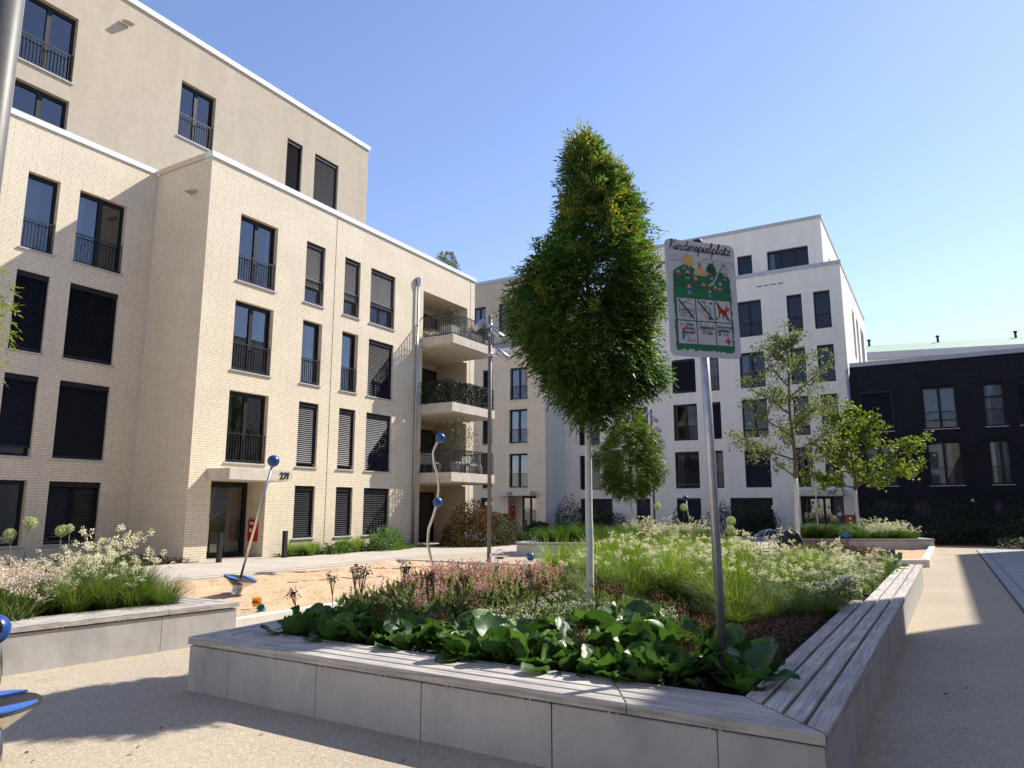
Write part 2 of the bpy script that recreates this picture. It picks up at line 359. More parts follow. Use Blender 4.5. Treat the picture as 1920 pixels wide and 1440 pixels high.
def wall(bld, name, fr, u0, u1, z0, z1, ops, m, rev=REV):
    """a wall sheet with openings (a,b,c,d[,depth]) and their reveals"""
    us = sorted({u0, u1} | {q for o in ops for q in o[:2] if u0 < q < u1}); zs = sorted({z0, z1} | {q for o in ops for q in o[2:4] if z0 < q < z1})
    b = MB()
    for i in range(len(us) - 1):
        for j in range(len(zs) - 1):
            cu, cz = (us[i] + us[i + 1]) / 2, (zs[j] + zs[j + 1]) / 2
            if any(o[0] < cu < o[1] and o[2] < cz < o[3] for o in ops): continue
            b.quad((us[i], 0, zs[j]), (us[i + 1], 0, zs[j]), (us[i + 1], 0, zs[j + 1]), (us[i], 0, zs[j + 1]))
    for o in ops:
        a, c, d, e = o[:4]; y = o[4] if len(o) > 4 else rev
        b.quad((a, 0, d), (a, y, d), (a, y, e), (a, 0, e)); b.quad((c, 0, d), (c, 0, e), (c, y, e), (c, y, d))
        b.quad((a, 0, e), (a, y, e), (c, y, e), (c, 0, e))
        if d > z0: b.quad((a, 0, d), (c, 0, d), (c, y, d), (a, y, d))
    return put(name, b.mesh(name, m), bld, fr.o - bld.location, fr.rz)
def wbox(bld, name, a, b, m):
    q = bld.location; return put(name, MB().box(tuple(Vector(a) - q), tuple(Vector(b) - q)).mesh(name, m), bld)
def wparts(bld, name, mb, m):
    mb.v = [tuple(Vector(p) - bld.location) for p in mb.v]; return put(name, mb.mesh(name, m), bld)

HP = R(90)
# ------------------------------------------------------------------ ground
def sheet(name, poly, z, m, ctr=None):
    return struct(name, MB().add([(x, y, z) for x, y in poly], [tuple(range(len(poly)))]).mesh(name, m))
sheet('ground', [(-400, -400), (400, -400), (400, 600), (-400, 600)], 0, M['ground'])
sheet('pale_paving', [(-15.3, -6), (-15.3, 19.2), (-13.2, 27), (-13.2, 36), (-22, 42.4), (-27, 42.4), (-27, 31), (-19.5, 31), (-19.5, -6)], .004, M['paver'])
sheet('grey_paving', [(.99, -12), (12, -12), (12, 34.6), (.99, 34.6)], .004, M['gpaver'])
sheet('drain_channel', [(.93, -12), (.975, -12), (.975, 33.4), (.93, 33.4)], .006, M['black'])
sheet('paving_joint', [(1.205, -12), (1.22, -12), (1.22, 33.4), (1.205, 33.4)], .009, M['black'])
for nm, pl in (('bed_soil', [(-19.56, 17.3), (-18.7, 17.3), (-18.5, 24.8), (-16.4, 25.3), (-16.2, 30.5), (-19.56, 30.5)]), ('bed_soil', [(-22.4, 3), (-19.5, 3), (-19.3, 14.4), (-19.57, 14.6), (-22.4, 14.05)]),
               ('bed_soil', [(-22.3, 42.6), (-7.6, 43), (-7.6, 45.38), (-22.3, 45.38)]), ('bed_soil', [(-4.2, 42), (-1.2, 34.9), (12, 34.9), (12, 45.38), (-4.2, 45.38)]), ('bed_soil', [(-31, 40.5), (-25.6, 40.5), (-25.6, 42.48), (-31, 42.48)]), ('bed_soil', [(-22.9, 40.8), (-20.8, 41), (-21, 43), (-22.9, 42.48)])):
    sheet(nm, pl, .008, M['soil'])
def sandpatch(name, poly, z0, amp, seed, n=70):
    xs = [p[0] for p in poly]; ys = [p[1] for p in poly]; r_ = np.random.default_rng(seed); v = []; f = []
    A, B, C, D = (np.array(p) for p in poly)
    ph = r_.uniform(0, 6.28, (40, 3)); k = r_.uniform(1.5, 9, (40, 2)) * r_.choice([-1, 1], (40, 2))
    for i in range(n + 1):
        for j in range(n + 1):
            s, t = i / n, j / n; p = (A * (1 - s) + B * s) * (1 - t) + (D * (1 - s) + C * s) * t
            h = sum(math.sin(k[q][0] * p[0] + k[q][1] * p[1] + ph[q][0]) / (1 + .25 * np.hypot(*k[q])) for q in range(40)) * amp / 4
            v.append((p[0], p[1], z0 + h + r_.normal() * amp * .18))
    for i in range(n):
        for j in range(n): f.append((i * (n + 1) + j, (i + 1) * (n + 1) + j, (i + 1) * (n + 1) + j + 1, i * (n + 1) + j + 1))
    return struct(name, MB().add(v, f, 0, True).mesh(name, M['sand']))
sandpatch('sand', [(-14.0, 5.5), (-8.6, 5.5), (-8.6, 17.1), (-13.95, 17.1)], .055, .05, 3, 120)
sandpatch('sand', [(-6.9, 19.9), (-.65, 23.4), (-.6, 31.2), (-5.0, 28.9)], .08, .03, 5, 60)
def kerb(label, pts, w, h, closed=False):
    b = MB()
    for (p, q) in zip(pts[:-1], pts[1:]):
        p, q = Vector(p), Vector(q); d = (q - p).normalized(); n = Vector((-d.y, d.x)) * w
        b.prism([tuple(p), tuple(q), tuple(q + n), tuple(p + n)], 0.001, h, .008)
    return tag(put('sandbox_kerb', b.mesh('sandbox_kerb', M['kerb'])), label, 'kerb')
kerb('low pale concrete kerb around the big sand pit', [(-8.45, 17.25), (-8.45, 5.4)], .14, .14)
kerb('thin pale kerb line between the sand and the strip along the brick building', [(-14.15, 5.4), (-14.05, 17.1)], -.1, .1)
kerb('far kerb closing the big sand pit beside the lamp mast', [(-14.0, 17.12), (-8.6, 17.4)], .12, .12)
kerb('raised pale kerb of the small sand pit beyond the long bench', [(-2.7, 22.0), (-.45, 23.3), (-.38, 31.5)], .2, .2)

# ------------------------------------------------------------------ building 27f (cream brick, left)
LB = thing('apartment_building', 'cream brick building with a plastered top storey, house number 27f and corner balconies', 'building', (-21, 15, 0))
FB, FW, FU = Frame(-19.57, 0, HP), Frame(-22.4, 0, HP), Frame(-23.0, 0, HP)
RS = {3: (9.07, 11.41), 2: (6.05, 8.4), 1: (3.05, 5.37), 0: (.55, 2.37)}
A_, B_, C_, D_ = (15.3, 16.9), (18.27, 19.23), (20.3, 21.2), (21.83, 23.38)
bw = []
for r_ in (3, 2, 1): bw.append((A_, r_, dict(panes=2, rail=True, curtain={1: [(0, .22)], 2: [(.8, 1)], 3: [(0, .14), (.9, 1)]}[r_])))
bw += [(B_, 3, dict(rail=True, blind=.72, bm='blindlit', tilt=1.0, curtain=[(0, 1)])), (C_, 3, dict(rail=True, blind=.72, bm='blindlit', tilt=.98, curtain=[(0, 1)])), (D_, 3, dict(panes=2, rail=True, blind=.66, bm='blindlit', tilt=.98, curtain=[(0, .3), (.6, 1)])),
       (B_, 2, dict(rail=True, curtain=[(.55, 1)])), (C_, 2, dict(rail=True, curtain=[(0, .45)])), (D_, 2, dict(panes=2, blind=1.)),
       (B_, 1, dict(blind=.95)), (C_, 1, dict(blind=.95)), (D_, 1, dict(panes=2, blind=.98)),
       (B_, 0, dict(blind=.96, tilt=.7)), (C_, 0, dict(blind=.96, tilt=.7)), (D_, 0, dict(panes=2, blind=.97, tilt=.7))]
ops = [(*c, *RS[r_]) for c, r_, k in bw] + [(14.85, 17.0, 0, 2.45, 1.05)]
LOG = [(25.38, 28.95, 9.06, 11.35), (25.38, 28.95, 6.06, 8.6), (25.38, 28.95, 3.06, 5.6), (25.38, 28.95, 0, 2.6)]
ops += [(*o, 1.9) for o in LOG]
wall(LB, 'brick_wall', FB, 14.05, 29.6, 0, 12.9, ops, M['brick'])
for c, r_, k in bw: window(LB, FB, *c, *RS[r_], **k)
wall(LB, 'brick_wall', Frame(0, 14.05, 0), -22.4, -19.57, 0, 12.9, [], M['brick'])
wall(LB, 'brick_wall', Frame(0, 29.6, math.pi), 19.57, 24, 0, 12.9, [], M['brick'])
W1, W2 = (10.02, 10.93), (11.52, 13.05); W0 = (6.6, 8.1)
ww = [(W1, 3, dict(rail=True, curtain=[(0, .6)])), (W2, 3, dict(panes=2, rail=True, curtain=[(0, .2)])), (W1, 2, dict(blind=.97)), (W2, 2, dict(panes=2, blind=.97)), (W1, 1, dict(blind=.9)), (W2, 1, dict(panes=2, blind=.97)), (W1, 0, dict()), (W2, 0, dict(panes=2, blind=.97, tilt=.75))]
ww += [(W0, r_, dict(panes=2)) for r_ in (3, 2, 1, 0)]
wall(LB, 'brick_wall', FW, 2, 14.05, 0, 12.9, [(*c, *RS[r_]) for c, r_, k in ww], M['brick'])
for c, r_, k in ww: window(LB, FW, *c, *RS[r_], **k)
uw = [((9.63, 11.22), (15.05, 17.33), dict(panes=2, rail=True)), ((15.0, 16.48), (15.05, 17.26), dict(panes=2, rail=True)), ((20.08, 20.95), (15.05, 17.33), dict(blind=.97)), ((21.69, 23.17), (15.05, 17.33), dict(panes=2, blind=.97, bm='blindlit', tilt=1.0)), ((9.63, 11.21), (12.2, 14.41), dict(panes=2))]
wall(LB, 'plaster_wall', FU, 2, 25.15, 12.6, 19.0, [(*c, *z) for c, z, k in uw], M['plaster'])
for c, z, k in uw: window(LB, FU, *c, *z, **k)
wall(LB, 'plaster_wall', Frame(0, 25.15, math.pi), 23.0, 34, 12.6, 19.0, [], M['plaster'])
wall(LB, 'plaster_wall', Frame(0, 2, 0), -34, -23.0, 0, 19.0, [], M['plaster'])
wbox(LB, 'flat_roof', (-24.2, 14.3, 12.5), (-19.85, 29.4, 12.7), M['copingd']); wbox(LB, 'flat_roof', (-34, 2.1, 18.6), (-23.2, 24.9, 18.8), M['copingd'])
cp = MB(); cp.box((-19.9, 14.0, 12.9), (-19.51, 29.66, 13.09)); wparts(LB, 'coping', cp, M['coping'])
cp = MB(); cp.box((-22.62, 2, 12.9), (-22.35, 13.98, 13.08)); wparts(LB, 'coping', cp, M['coping'])
cp = MB(); cp.box((-22.34, 13.99, 12.9), (-19.905, 14.3, 13.087)); wparts(LB, 'coping', cp, M['cream'])
cp = MB(); cp.box((-23.4, 2, 19.0), (-22.93, 25.22, 19.2)); wparts(LB, 'coping', cp, M['coping'])
# loggias and balconies
for i, (a, b, c, d) in enumerate(LOG):
    z = c
    bk = MB(); bk.quad((-21.47, a, c), (-21.47, b, c), (-21.47, b, d), (-21.47, a, d)); wparts(LB, 'loggia_wall', bk, M['cream'])
    lw_ = MB()
    for yy in (a + .004, b - .004): lw_.quad((-21.46, yy, c), (-19.62, yy, c), (-19.62, yy, d - .004), (-21.46, yy, d - .004))
    lw_.quad((-21.46, a, d - .004), (-21.46, b, d - .004), (-19.6, b, d - .004), (-19.6, a, d - .004)); wparts(LB, 'loggia_lining', lw_, M['cream'])
    g = MB(); dz = d - .28
    for y0, y1 in ((a + .02, a + 1.2), (a + 1.2, a + 2.35), (a + 2.35, b - .04)):
        g.box((-21.46, y0, c + .02), (-21.38, y0 + .09, dz)); g.box((-21.46, y1 - .09, c + .02), (-21.38, y1, dz)); g.box((-21.46, y0 + .09, dz - .1), (-21.38, y1 - .09, dz)); g.box((-21.46, y0 + .09, c + .02), (-21.38, y1 - .09, c + .12))
    dr = wparts(LB, 'balcony_door', g, M['frame'])
    pn = MB(); pn.quad((-21.42, a + .1, c + .1), (-21.42, b - .08, c + .1), (-21.42, b - .08, dz - .08), (-21.42, a + .1, dz - .08))
    pn.v = [tuple(Vector(p) - LB.location) for p in pn.v]; pn.quad(*[tuple(Vector(q) - LB.location) for q in ((-21.455, a + .1, c + .1), (-21.455, b - .08, c + .1), (-21.455, b - .08, dz - .08), (-21.455, a + .1, dz - .08))], mi=1)
    put('pane', pn.mesh('pane', [M['glass'], M['room']]), dr)
    if i < 3:
        s = MB(); s.box((-21.46, a + .002, z - .36), (-19.575, b - .002, z + .0)); s.box((-19.573, 25.25, z - .36), (-17.8, 28.72, z + .03)); s.box((-17.86, 25.31, z - .42), (-19.55, 28.66, z - .362))
        sl_ = wparts(LB, 'balcony', s, M['canopy'])
        r2 = MB(); q = LB.location; hh = 1.02; x1 = -17.86; y0, y1 = 25.31, 28.66
        def bar(p0, p1): r2.box(tuple(Vector(p0) - q), tuple(Vector(p1) - q))
        bar((x1 - .02, y0, z + hh - .04), (x1 + .02, y1, z + hh)); bar((x1 - .015, y0, z + .1), (x1 + .015, y1, z + .13))
        for yy in (y0, y1): bar((-19.56, yy - .02, z + hh - .04), (x1 - .02, yy + .02, z + hh)); bar((-19.56, yy - .012, z + .1), (x1 - .015, yy + .012, z + .13))
        for k in range(31):
            yy = y0 + (y1 - y0) * k / 30; bar((x1 - .013, yy - .013, z + .03), (x1 + .013, yy + .013, z + hh - .04))
        for k in range(1, 16):
            xx = -19.5 + (x1 + 19.5) * k / 16
            for yy in (y0, y1): bar((xx - .013, yy - .013, z + .03), (xx + .013, yy + .013, z + hh - .04))
        put('railing', r2.mesh('railing', M['rail']), sl_)
# entrance niche
nb = MB(); nb.quad((-20.62, 14.85, 0), (-20.62, 17.0, 0), (-20.62, 17.0, 2.45), (-20.62, 14.85, 2.45)); wparts(LB, 'niche_wall', nb, M['cream'])
d = MB()
for y0, y1 in ((14.86, 15.0), (16.86, 16.99)): d.box((-20.58, y0, .02), (-20.48, y1, 2.42))
d.box((-20.58, 15.0, 2.28), (-20.48, 16.86, 2.42)); d.box((-20.58, 15.0, .02), (-20.48, 16.86, .17)); d.box((-20.58, 15.35, .17), (-20.485, 15.44, 2.28))
do = wparts(LB, 'entrance_door', d, M['frame']); dl = MB(); q = LB.location
put('pane', MB().quad(*[tuple(Vector(p) - q) for p in ((-20.53, 15.0, .17), (-20.53, 16.86, .17), (-20.53, 16.86, 2.28), (-20.53, 15.0, 2.28))]).mesh('pane', M['glass']), do)
put('door_handle', MB().tube([Vector((-20.42, 15.5, .2)) - q, Vector((-20.42, 15.5, 2.25)) - q], .018, 8).mesh('door_handle', M['chrome']), do)
put('notice', MB().box(tuple(Vector((-20.526, 15.32, 1.25)) - q), tuple(Vector((-20.52, 15.55, 1.6)) - q)).mesh('notice', M['paper']), do)
wbox(LB, 'canopy', (-19.568, 14.66, 2.46), (-18.5, 17.15, 2.8), M['canopy'])
tm = text_mesh('27f', .3, .012, M['digits'], .006); o = put('house_number', tm, LB, Vector((-18.485, 16.6, 2.53)) - LB.location, HP)
# pipes, vents, joints
dp = MB(); dp.tube([(-19.47, 24.87, .0), (-19.47, 24.87, 11.5)], .05, 10); dp.lathe([(.05, 11.35), (.1, 11.55), (.11, 11.75), (.12, 11.78), (.12, 11.8), (.02, 11.8)], (-19.47, 24.87, 0), 10); wparts(LB, 'downpipe', dp, M['steel'])
for (x, y, z, fr_) in ((-22.95, 12.75, 18.2, 'x'), (-20.4, 14.05, 11.9, 'y')):
    vh = MB()
    if fr_ == 'x': vh.add([(x, y - .17, z), (x, y + .17, z), (x + .28, y + .13, z - .12), (x + .28, y - .13, z - .12), (x, y - .17, z - .1), (x, y + .17, z - .1)], [(0, 3, 2, 1), (4, 5, 2, 3), (0, 4, 3), (1, 2, 5)])
    else: vh.add([(x - .17, y, z), (x + .17, y, z), (x + .13, y - .28, z - .1), (x - .13, y - .28, z - .1), (x - .17, y, z - .1), (x + .17, y, z - .1)], [(0, 1, 2, 3), (4, 3, 2, 5), (0, 3, 4), (1, 5, 2)])
    wparts(LB, 'vent_hood', vh, M['plaster'])

for (x, y, w, m_) in ((-19.566, 19.78, .012, 'rail'), (-19.566, 29.2, .012, 'rail'), (-22.396, 13.99, .03, 'kerb')):
    wbox(LB, 'movement_joint', (x - .002, y - w / 2, .05), (x + .004, y + w / 2, 12.88), M[m_])
# red letter box in the niche
mb_ = thing('letterbox', 'red letter box on the niche wall of entrance 27f', 'letterbox', (-19.95, 16.99, .5))
put('body', MB().box((-.3, -.07, 0), (.12, 0, .72)).mesh('body', M['red']), mb_); put('notice', MB().box((-.22, -.078, .55), (-.02, -.071, .63)).box((-.22, -.078, .3), (-.1, -.071, .42)).mesh('notice', M['paper']), mb_)

# ------------------------------------------------------------------ building 27e
EB = thing('apartment_building', 'tan brick building in the back corner with house number 27e above its door', 'building', (-26, 43, 0))
FE, FE2 = Frame(0, 42.5, 0), Frame(0, 46.5, 0)
ew = [((-27.35, -26.55), (2.9, 5.3), dict(blind=.97)), ((-27.35, -26.55), (5.92, 8.2), dict(blind=.97)), ((-27.35, -26.55), (9.0, 11.18), dict(blind=.97)), ((-27.45, -26.55), (.55, 2.27), dict(blind=.9)),
      ((-25.18, -23.75), (2.92, 5.2), dict(panes=2, rail=True, curtain=[(0, .2)])), ((-25.18, -23.75), (5.92, 8.22), dict(panes=2, rail=True, curtain=[(.0, .3)])), ((-25.12, -23.73), (8.9, 11.12), dict(panes=2, rail=True))]
wall(EB, 'brick_wall', FE, -34, -22.4, 0, 12.4, [(*c, *z) for c, z, k in ew] + [(-25.27, -23.1, 0, 2.36, .9)], M['brick_e'])
for c, z, k in ew: window(EB, FE, *c, *z, **k)
wall(EB, 'side_wall', Frame(-22.4, 0, HP), 42.5, 45.4, 0, 12.4, [], M['white'])
e2 = [((-30.9, -29.7), (15.05, 17.2), dict(panes=2, rail=True)), ((-28.5, -27.0), (15.05, 17.2), dict(panes=2)), ((-26, -24.6), (15.05, 17.2), dict(panes=2))]
wall(EB, 'plaster_wall', FE2, -36, -22.0, 12.0, 19.0, [(*c, *z) for c, z, k in e2], M['plaster'])
for c, z, k in e2: window(EB, FE2, *c, *z, **k)
wbox(EB, 'coping', (-36, 46.42, 19.0), (-21.95, 46.9, 19.25), M['copingd']); wbox(EB, 'coping', (-34, 42.43, 12.4), (-22.34, 42.8, 12.6), M['coping']); wbox(EB, 'flat_roof', (-34, 42.9, 12.1), (-22.4, 46.45, 12.3), M['copingd'])
tr = MB(); tr.box((-34, 42.6, 13.0), (-22.5, 42.64, 13.05))
for k in range(90): tr.box((-34 + k * .128, 42.61, 12.6), (-33.982 + k * .128, 42.63, 13.0))
wparts(EB, 'terrace_railing', tr, M['rail'])
wbox(EB, 'canopy', (-25.85, 41.7, 2.37), (-23.12, 42.497, 2.68), M['canopy'])
put('house_number', text_mesh('27e', .27, .01, M['digits'], .005), EB, Vector((-24.85, 41.685, 2.42)) - EB.location)
nb = MB(); nb.quad((-25.27, 43.4, 0), (-23.1, 43.4, 0), (-23.1, 43.4, 2.36), (-25.27, 43.4, 2.36)); wparts(EB, 'niche_wall', nb, M['cream'])
d = MB()
for x0, x1 in ((-24.6, -24.48), (-23.22, -23.11), (-24.0, -23.9)): d.box((x0, 43.28, .02), (x1, 43.38, 2.34))
d.box((-24.48, 43.285, 2.22), (-23.22, 43.375, 2.34)); d.box((-24.48, 43.285, .02), (-23.22, 43.375, .14)); do = wparts(EB, 'entrance_door', d, M['frame']); q = EB.location
pn = MB().quad(*[tuple(Vector(p) - q) for p in ((-24.5, 43.33, .1), (-23.2, 43.33, .1), (-23.2, 43.33, 2.25), (-24.5, 43.33, 2.25))])
pn.quad(*[tuple(Vector(p) - q) for p in ((-24.5, 43.39, .1), (-23.2, 43.39, .1), (-23.2, 43.39, 2.25), (-24.5, 43.39, 2.25))], mi=1); put('pane', pn.mesh('pane', [M['glass'], M['room']]), do)
put('notice', MB().box(tuple(Vector((-24.35, 43.31, 1.3)) - q), tuple(Vector((-24.1, 43.325, 1.6)) - q)).mesh('notice', M['paper']), do)
mb2 = thing('letterbox', 'small dark red letter box beside the door of 27e', 'letterbox', (-25.26, 42.95, .9))
put('body', MB().box((0, -.25, 0), (.12, .25, .8)).mesh('body', M['red']), mb2); put('notice', MB().box((.121, -.15, .5), (.126, .1, .62)).mesh('notice', M['paper']), mb2)

# ------------------------------------------------------------------ building 27d (white)
WB = thing('apartment_building', 'tall white rendered building with house number 27d and a set back top floor', 'building', (-13, 46, 0))
WB['glazing'] = 'glassd'
FWh, FWu, FWs = Frame(0, 45.4, 0), Frame(0, 47.2, 0), Frame(-4.08, 0, HP)
c_d, c_e, c_a, c_b, c_c, c_f = (-14.55, -13.0), (-12.38, -11.5), (-10.2, -8.7), (-7.2, -6.33), (-5.67, -4.75), (-21.28, -19.74)
Z = {5: (12.1, 14.4), 4: (8.88, 11.1), 3: (5.82, 8.15), 2: (2.79, 5.1), 1: (.1, 2.18)}
wb = [(c_a, 5, dict(panes=2, rail=True)), (c_b, 5, dict(rail=True)), (c_c, 5, dict(rail=True)), (c_d, 5, dict(panes=2)), (c_f, 5, dict(panes=2)), (c_f, 4, dict(panes=2)),
      (c_d, 4, dict(panes=2, blind=.98)), (c_e, 4, dict(rail=True, curtain=[(.1, .8)])), (c_a, 4, dict(panes=2, rail=True, curtain=[(0, .3)])), (c_b, 4, dict(rail=True)), (c_c, 4, dict(rail=True)),
      (c_d, 3, dict(panes=2, rail=True, curtain=[(.55, .95)])), (c_e, 3, dict(blind=.98)), (c_a, 3, dict(panes=2)), (c_b, 3, dict(rail=True)), (c_c, 3, dict(rail=True)), (c_f, 3, dict(panes=2, rail=True)),
      (c_d, 2, dict(panes=2, rail=True, blind=.9, bm='blindlit', tilt=.35, curtain=[(0, .3)])), (c_e, 2, dict(rail=True, curtain=[(.2, .9)])), (c_a, 2, dict(panes=2, blind=.99)), (c_b, 2, dict(rail=True, curtain=[(0, .35)])), (c_c, 2, dict(rail=True, curtain=[(0, .4)])), (c_f, 2, dict(panes=2)), ((-19.1, -18.26), 2, dict(blind=.98)), ((-17.19, -16.27), 2, dict(blind=.98)), ((-17.19, -16.27), 3, dict()),
      ((-14.54, -13.0), 1, dict(blind=.98)), ((-11.18, -8.7), 1, dict(panes=3, blind=.98)), ((-21.25, -18.92), 1, dict(panes=2, blind=.4)), ((-17.24, -16.3), 1, dict(blind=.98))]
wall(WB, 'rendered_wall', FWh, -22.4, -4.08, 0, 15.9, [(*c, *Z[r_]) for c, r_, k in wb] + [(-7.15, -4.85, 0, 2.26, .35)], M['white'])
for c, r_, k in wb: window(WB, FWh, *c, *Z[r_], sill=False, **k)
for o_ in [o for o in WB.children if o.name.startswith('window')]: pass
sw = [((50.9, 52.3), 5), ((53.5, 55.0), 5), ((56.6, 59.2), 5)]
wall(WB, 'rendered_wall', FWs, 45.4, 61, 0, 15.9, [(*c, 11.2, 14.5) for c, r_ in sw], M['white'])
for c, r_ in sw: window(WB, FWs, *c, 11.2, 14.5, sill=False)
uwn = [((-10.4, -9.45), (16.2, 18.0), dict()), ((-8.5, -6.0), (16.2, 18.0), dict(panes=3, curtain=[(0, .14)])), ((-14.5, -13), (16.2, 18.0), dict(panes=2))]
wall(WB, 'rendered_wall', FWu, -19, -5.15, 15.5, 19.65, [(*c, *z) for c, z, k in uwn], M['white'])
for c, z, k in uwn: window(WB, FWu, *c, *z, sill=False, **k)
wall(WB, 'rendered_wall', Frame(-5.15, 0, HP), 47.2, 60, 15.5, 19.65, [(50.2, 52, 16.2, 18.0)], M['white']); window(WB, Frame(-5.15, 0, HP), 50.2, 52, 16.2, 18.0, sill=False)
wbox(WB, 'coping', (-22.4, 45.34, 15.9), (-4.02, 45.7, 16.13), M['copingd']); wbox(WB, 'coping', (-4.36, 45.7, 15.9), (-4.03, 61, 16.128), M['copingd'])
wbox(WB, 'coping', (-19, 47.13, 19.65), (-5.08, 47.5, 19.85), M['copingd']); wbox(WB, 'coping', (-5.4, 47.5, 19.65), (-5.085, 60, 19.848), M['copingd'])
wbox(WB, 'flat_roof', (-22.4, 45.75, 15.5), (-4.4, 60.9, 15.6), M['copingd']); wbox(WB, 'flat_roof', (-19, 47.55, 19.4), (-5.45, 59.9, 19.5), M['copingd'])
wall(WB, 'rendered_wall', Frame(0, 61, math.pi), 4.08, 22.4, 0, 15.9, [], M['white']); wall(WB, 'rendered_wall', Frame(0, 60, math.pi), 5.15, 19, 15.5, 19.65, [], M['white'])
wall(WB, 'rendered_wall', Frame(-19, 0, -HP), -60, -47.2, 15.5, 19.65, [], M['white'])
vs = MB()
for k in range(4): vs.box((-8.9 + k * .42, 45.385, 15.2), (-8.58 + k * .42, 45.399, 15.25))
wparts(WB, 'vent_slot', vs, M['rail'])
wbox(WB, 'canopy', (-7.3, 44.4, 2.26), (-4.75, 45.397, 2.58), M['canopy'])
put('house_number', text_mesh('27d', .28, .01, M['digits'], .005), WB, Vector((-5.55, 44.385, 2.33)) - WB.location)
d = MB()
for x0, x1 in ((-7.14, -7.0), (-5.95, -5.83), (-5.5, -5.4)): d.box((x0, 45.6, .02), (x1, 45.7, 2.24))
d.box((-7.0, 45.605, 2.1), (-5.5, 45.695, 2.24)); d.box((-7.0, 45.605, .02), (-5.5, 45.695, .14)); do = wparts(WB, 'entrance_door', d, M['frame']); q = WB.location
pn = MB().quad(*[tuple(Vector(p) - q) for p in ((-7.0, 45.65, .1), (-5.45, 45.65, .1), (-5.45, 45.65, 2.15), (-7.0, 45.65, 2.15))])
pn.quad(*[tuple(Vector(p) - q) for p in ((-7.0, 45.71, .1), (-5.45, 45.71, .1), (-5.45, 45.71, 2.15), (-7.0, 45.71, 2.15))], mi=1); put('pane', pn.mesh('pane', [M['glass'], M['room']]), do)
wbox(WB, 'intercom_panel', (-5.39, 45.55, .02), (-4.86, 45.72, 2.24), M['navy'])
pl = MB(); rr = random.Random(4)
for k in range(11): x = -5.25 + rr.random() * .2; z = .35 + k * .13; pl.box((x, 45.541, z), (x + .08, 45.546, z + .035))
pl.box((-5.22, 45.541, 1.15), (-5.0, 45.546, 1.32)); wparts(WB, 'name_plate', pl, M['paper'])
dp = MB(); dp.tube([(-4.15, 45.33, 0), (-4.15, 45.33, 9.5)], .045, 8); wparts(WB, 'downpipe', dp, M['steel'])

# ------------------------------------------------------------------ dark brick building, right
DB = thing('apartment_building', 'low dark brick building on the right side of the white one', 'building', (3, 46, 0))
dw = [((-3.56, -2.0), (5.82, 8.17), dict(panes=2, blind=.99)), ((-.5, 1.09), (5.82, 8.16), dict(panes=2, rail=True, curtain=[(0, .47), (.53, 1)])), ((2.33, 3.26), (5.82, 8.15), dict(rail=True, transom=.68, curtain=[(.2, 1)])), ((3.85, 5.4), (5.82, 8.15), dict(panes=2, blind=.99)),
      ((-3.59, -2.03), (2.79, 5.17), dict(panes=2, rail=True, curtain=[(0, .4), (.6, 1)])), ((-.49, 1.09), (2.78, 5.15), dict(panes=2, rail=True, curtain=[(0, .45), (.6, .75)])), ((2.33, 3.26), (2.79, 5.13), dict(rail=True, curtain=[(.1, .5), (.7, 1)])), ((4.0, 5.5), (2.79, 5.13), dict(panes=2)),
      ((-3.56, -2.09), (.15, 2.09), dict(blind=.98)), ((-1.4, 1.0), (.15, 2.08), dict(panes=2, blind=.98)), ((2.28, 3.2), (.22, 2.08), dict(blind=.98))]
FD = Frame(0, 45.45, 0); DB['glazing'] = 'glassd'
wall(DB, 'brick_wall', FD, -4.02, 14, 0, 9.6, [(*c, *z) for c, z, k in dw], M['dbrick'])
for c, z, k in dw: window(DB, FD, *c, *z, **k)
wbox(DB, 'coping', (-4.0, 45.38, 9.6), (14, 45.75, 9.84), M['copingd']); wbox(DB, 'flat_roof', (-4.0, 45.8, 9.2), (14, 58, 9.4), M['copingd'])
wall(DB, 'brick_wall', Frame(0, 58, math.pi), -14, 4.02, 0, 9.6, [], M['dbrick']); wall(DB, 'brick_wall', Frame(14, 0, HP), 45.45, 58, 0, 9.6, [], M['dbrick'])
wbox(DB, 'wall_lamp', (1.3, 45.36, 1.9), (1.42, 45.447, 2.04), M['paper'])

# ------------------------------------------------------------------ far building with the green roof
GB = thing('apartment_building', 'long pale building with a green copper roof behind the dark brick one', 'building', (5, 82, 0))
g = MB(); a0, a1 = Vector((-9, 73, 0)), Vector((22, 90, 0)); a0 = Vector((-6.5, 78.5, 0)); a1 = Vector((26, 86.5, 0)); dn = (a1 - a0).normalized(); nn = Vector((-dn.y, dn.x, 0))
def gp(u, t, z): p = a0 + dn * u + nn * t; return (p.x, p.y, z)
LL = (a1 - a0).length; GZ = .0
g.quad(gp(0, 0, 0), gp(LL, 0, 0), gp(LL, 0, 16.1), gp(0, 0, 16.1)); g.quad(gp(0, 0, 0), gp(0, 0, 16.1), gp(0, 12, 16.1), gp(0, 12, 0)); g.quad(gp(LL, 0, 0), gp(LL, 12, 0), gp(LL, 12, 16.1), gp(LL, 0, 16.1)); wparts(GB, 'wall', g, M['white'])
g = MB(); g.add([gp(-.3, -.5, 16.1), gp(LL, -.5, 16.1), gp(LL, .0, 16.1), gp(-.3, .0, 16.1), gp(-.3, -.5, 16.75), gp(LL, -.5, 16.75), gp(LL, 0, 16.75), gp(-.3, 0, 16.75)], [(3, 2, 1, 0), (4, 5, 6, 7), (0, 1, 5, 4), (0, 4, 7, 3)]); wparts(GB, 'eaves', g, M['copingd'])
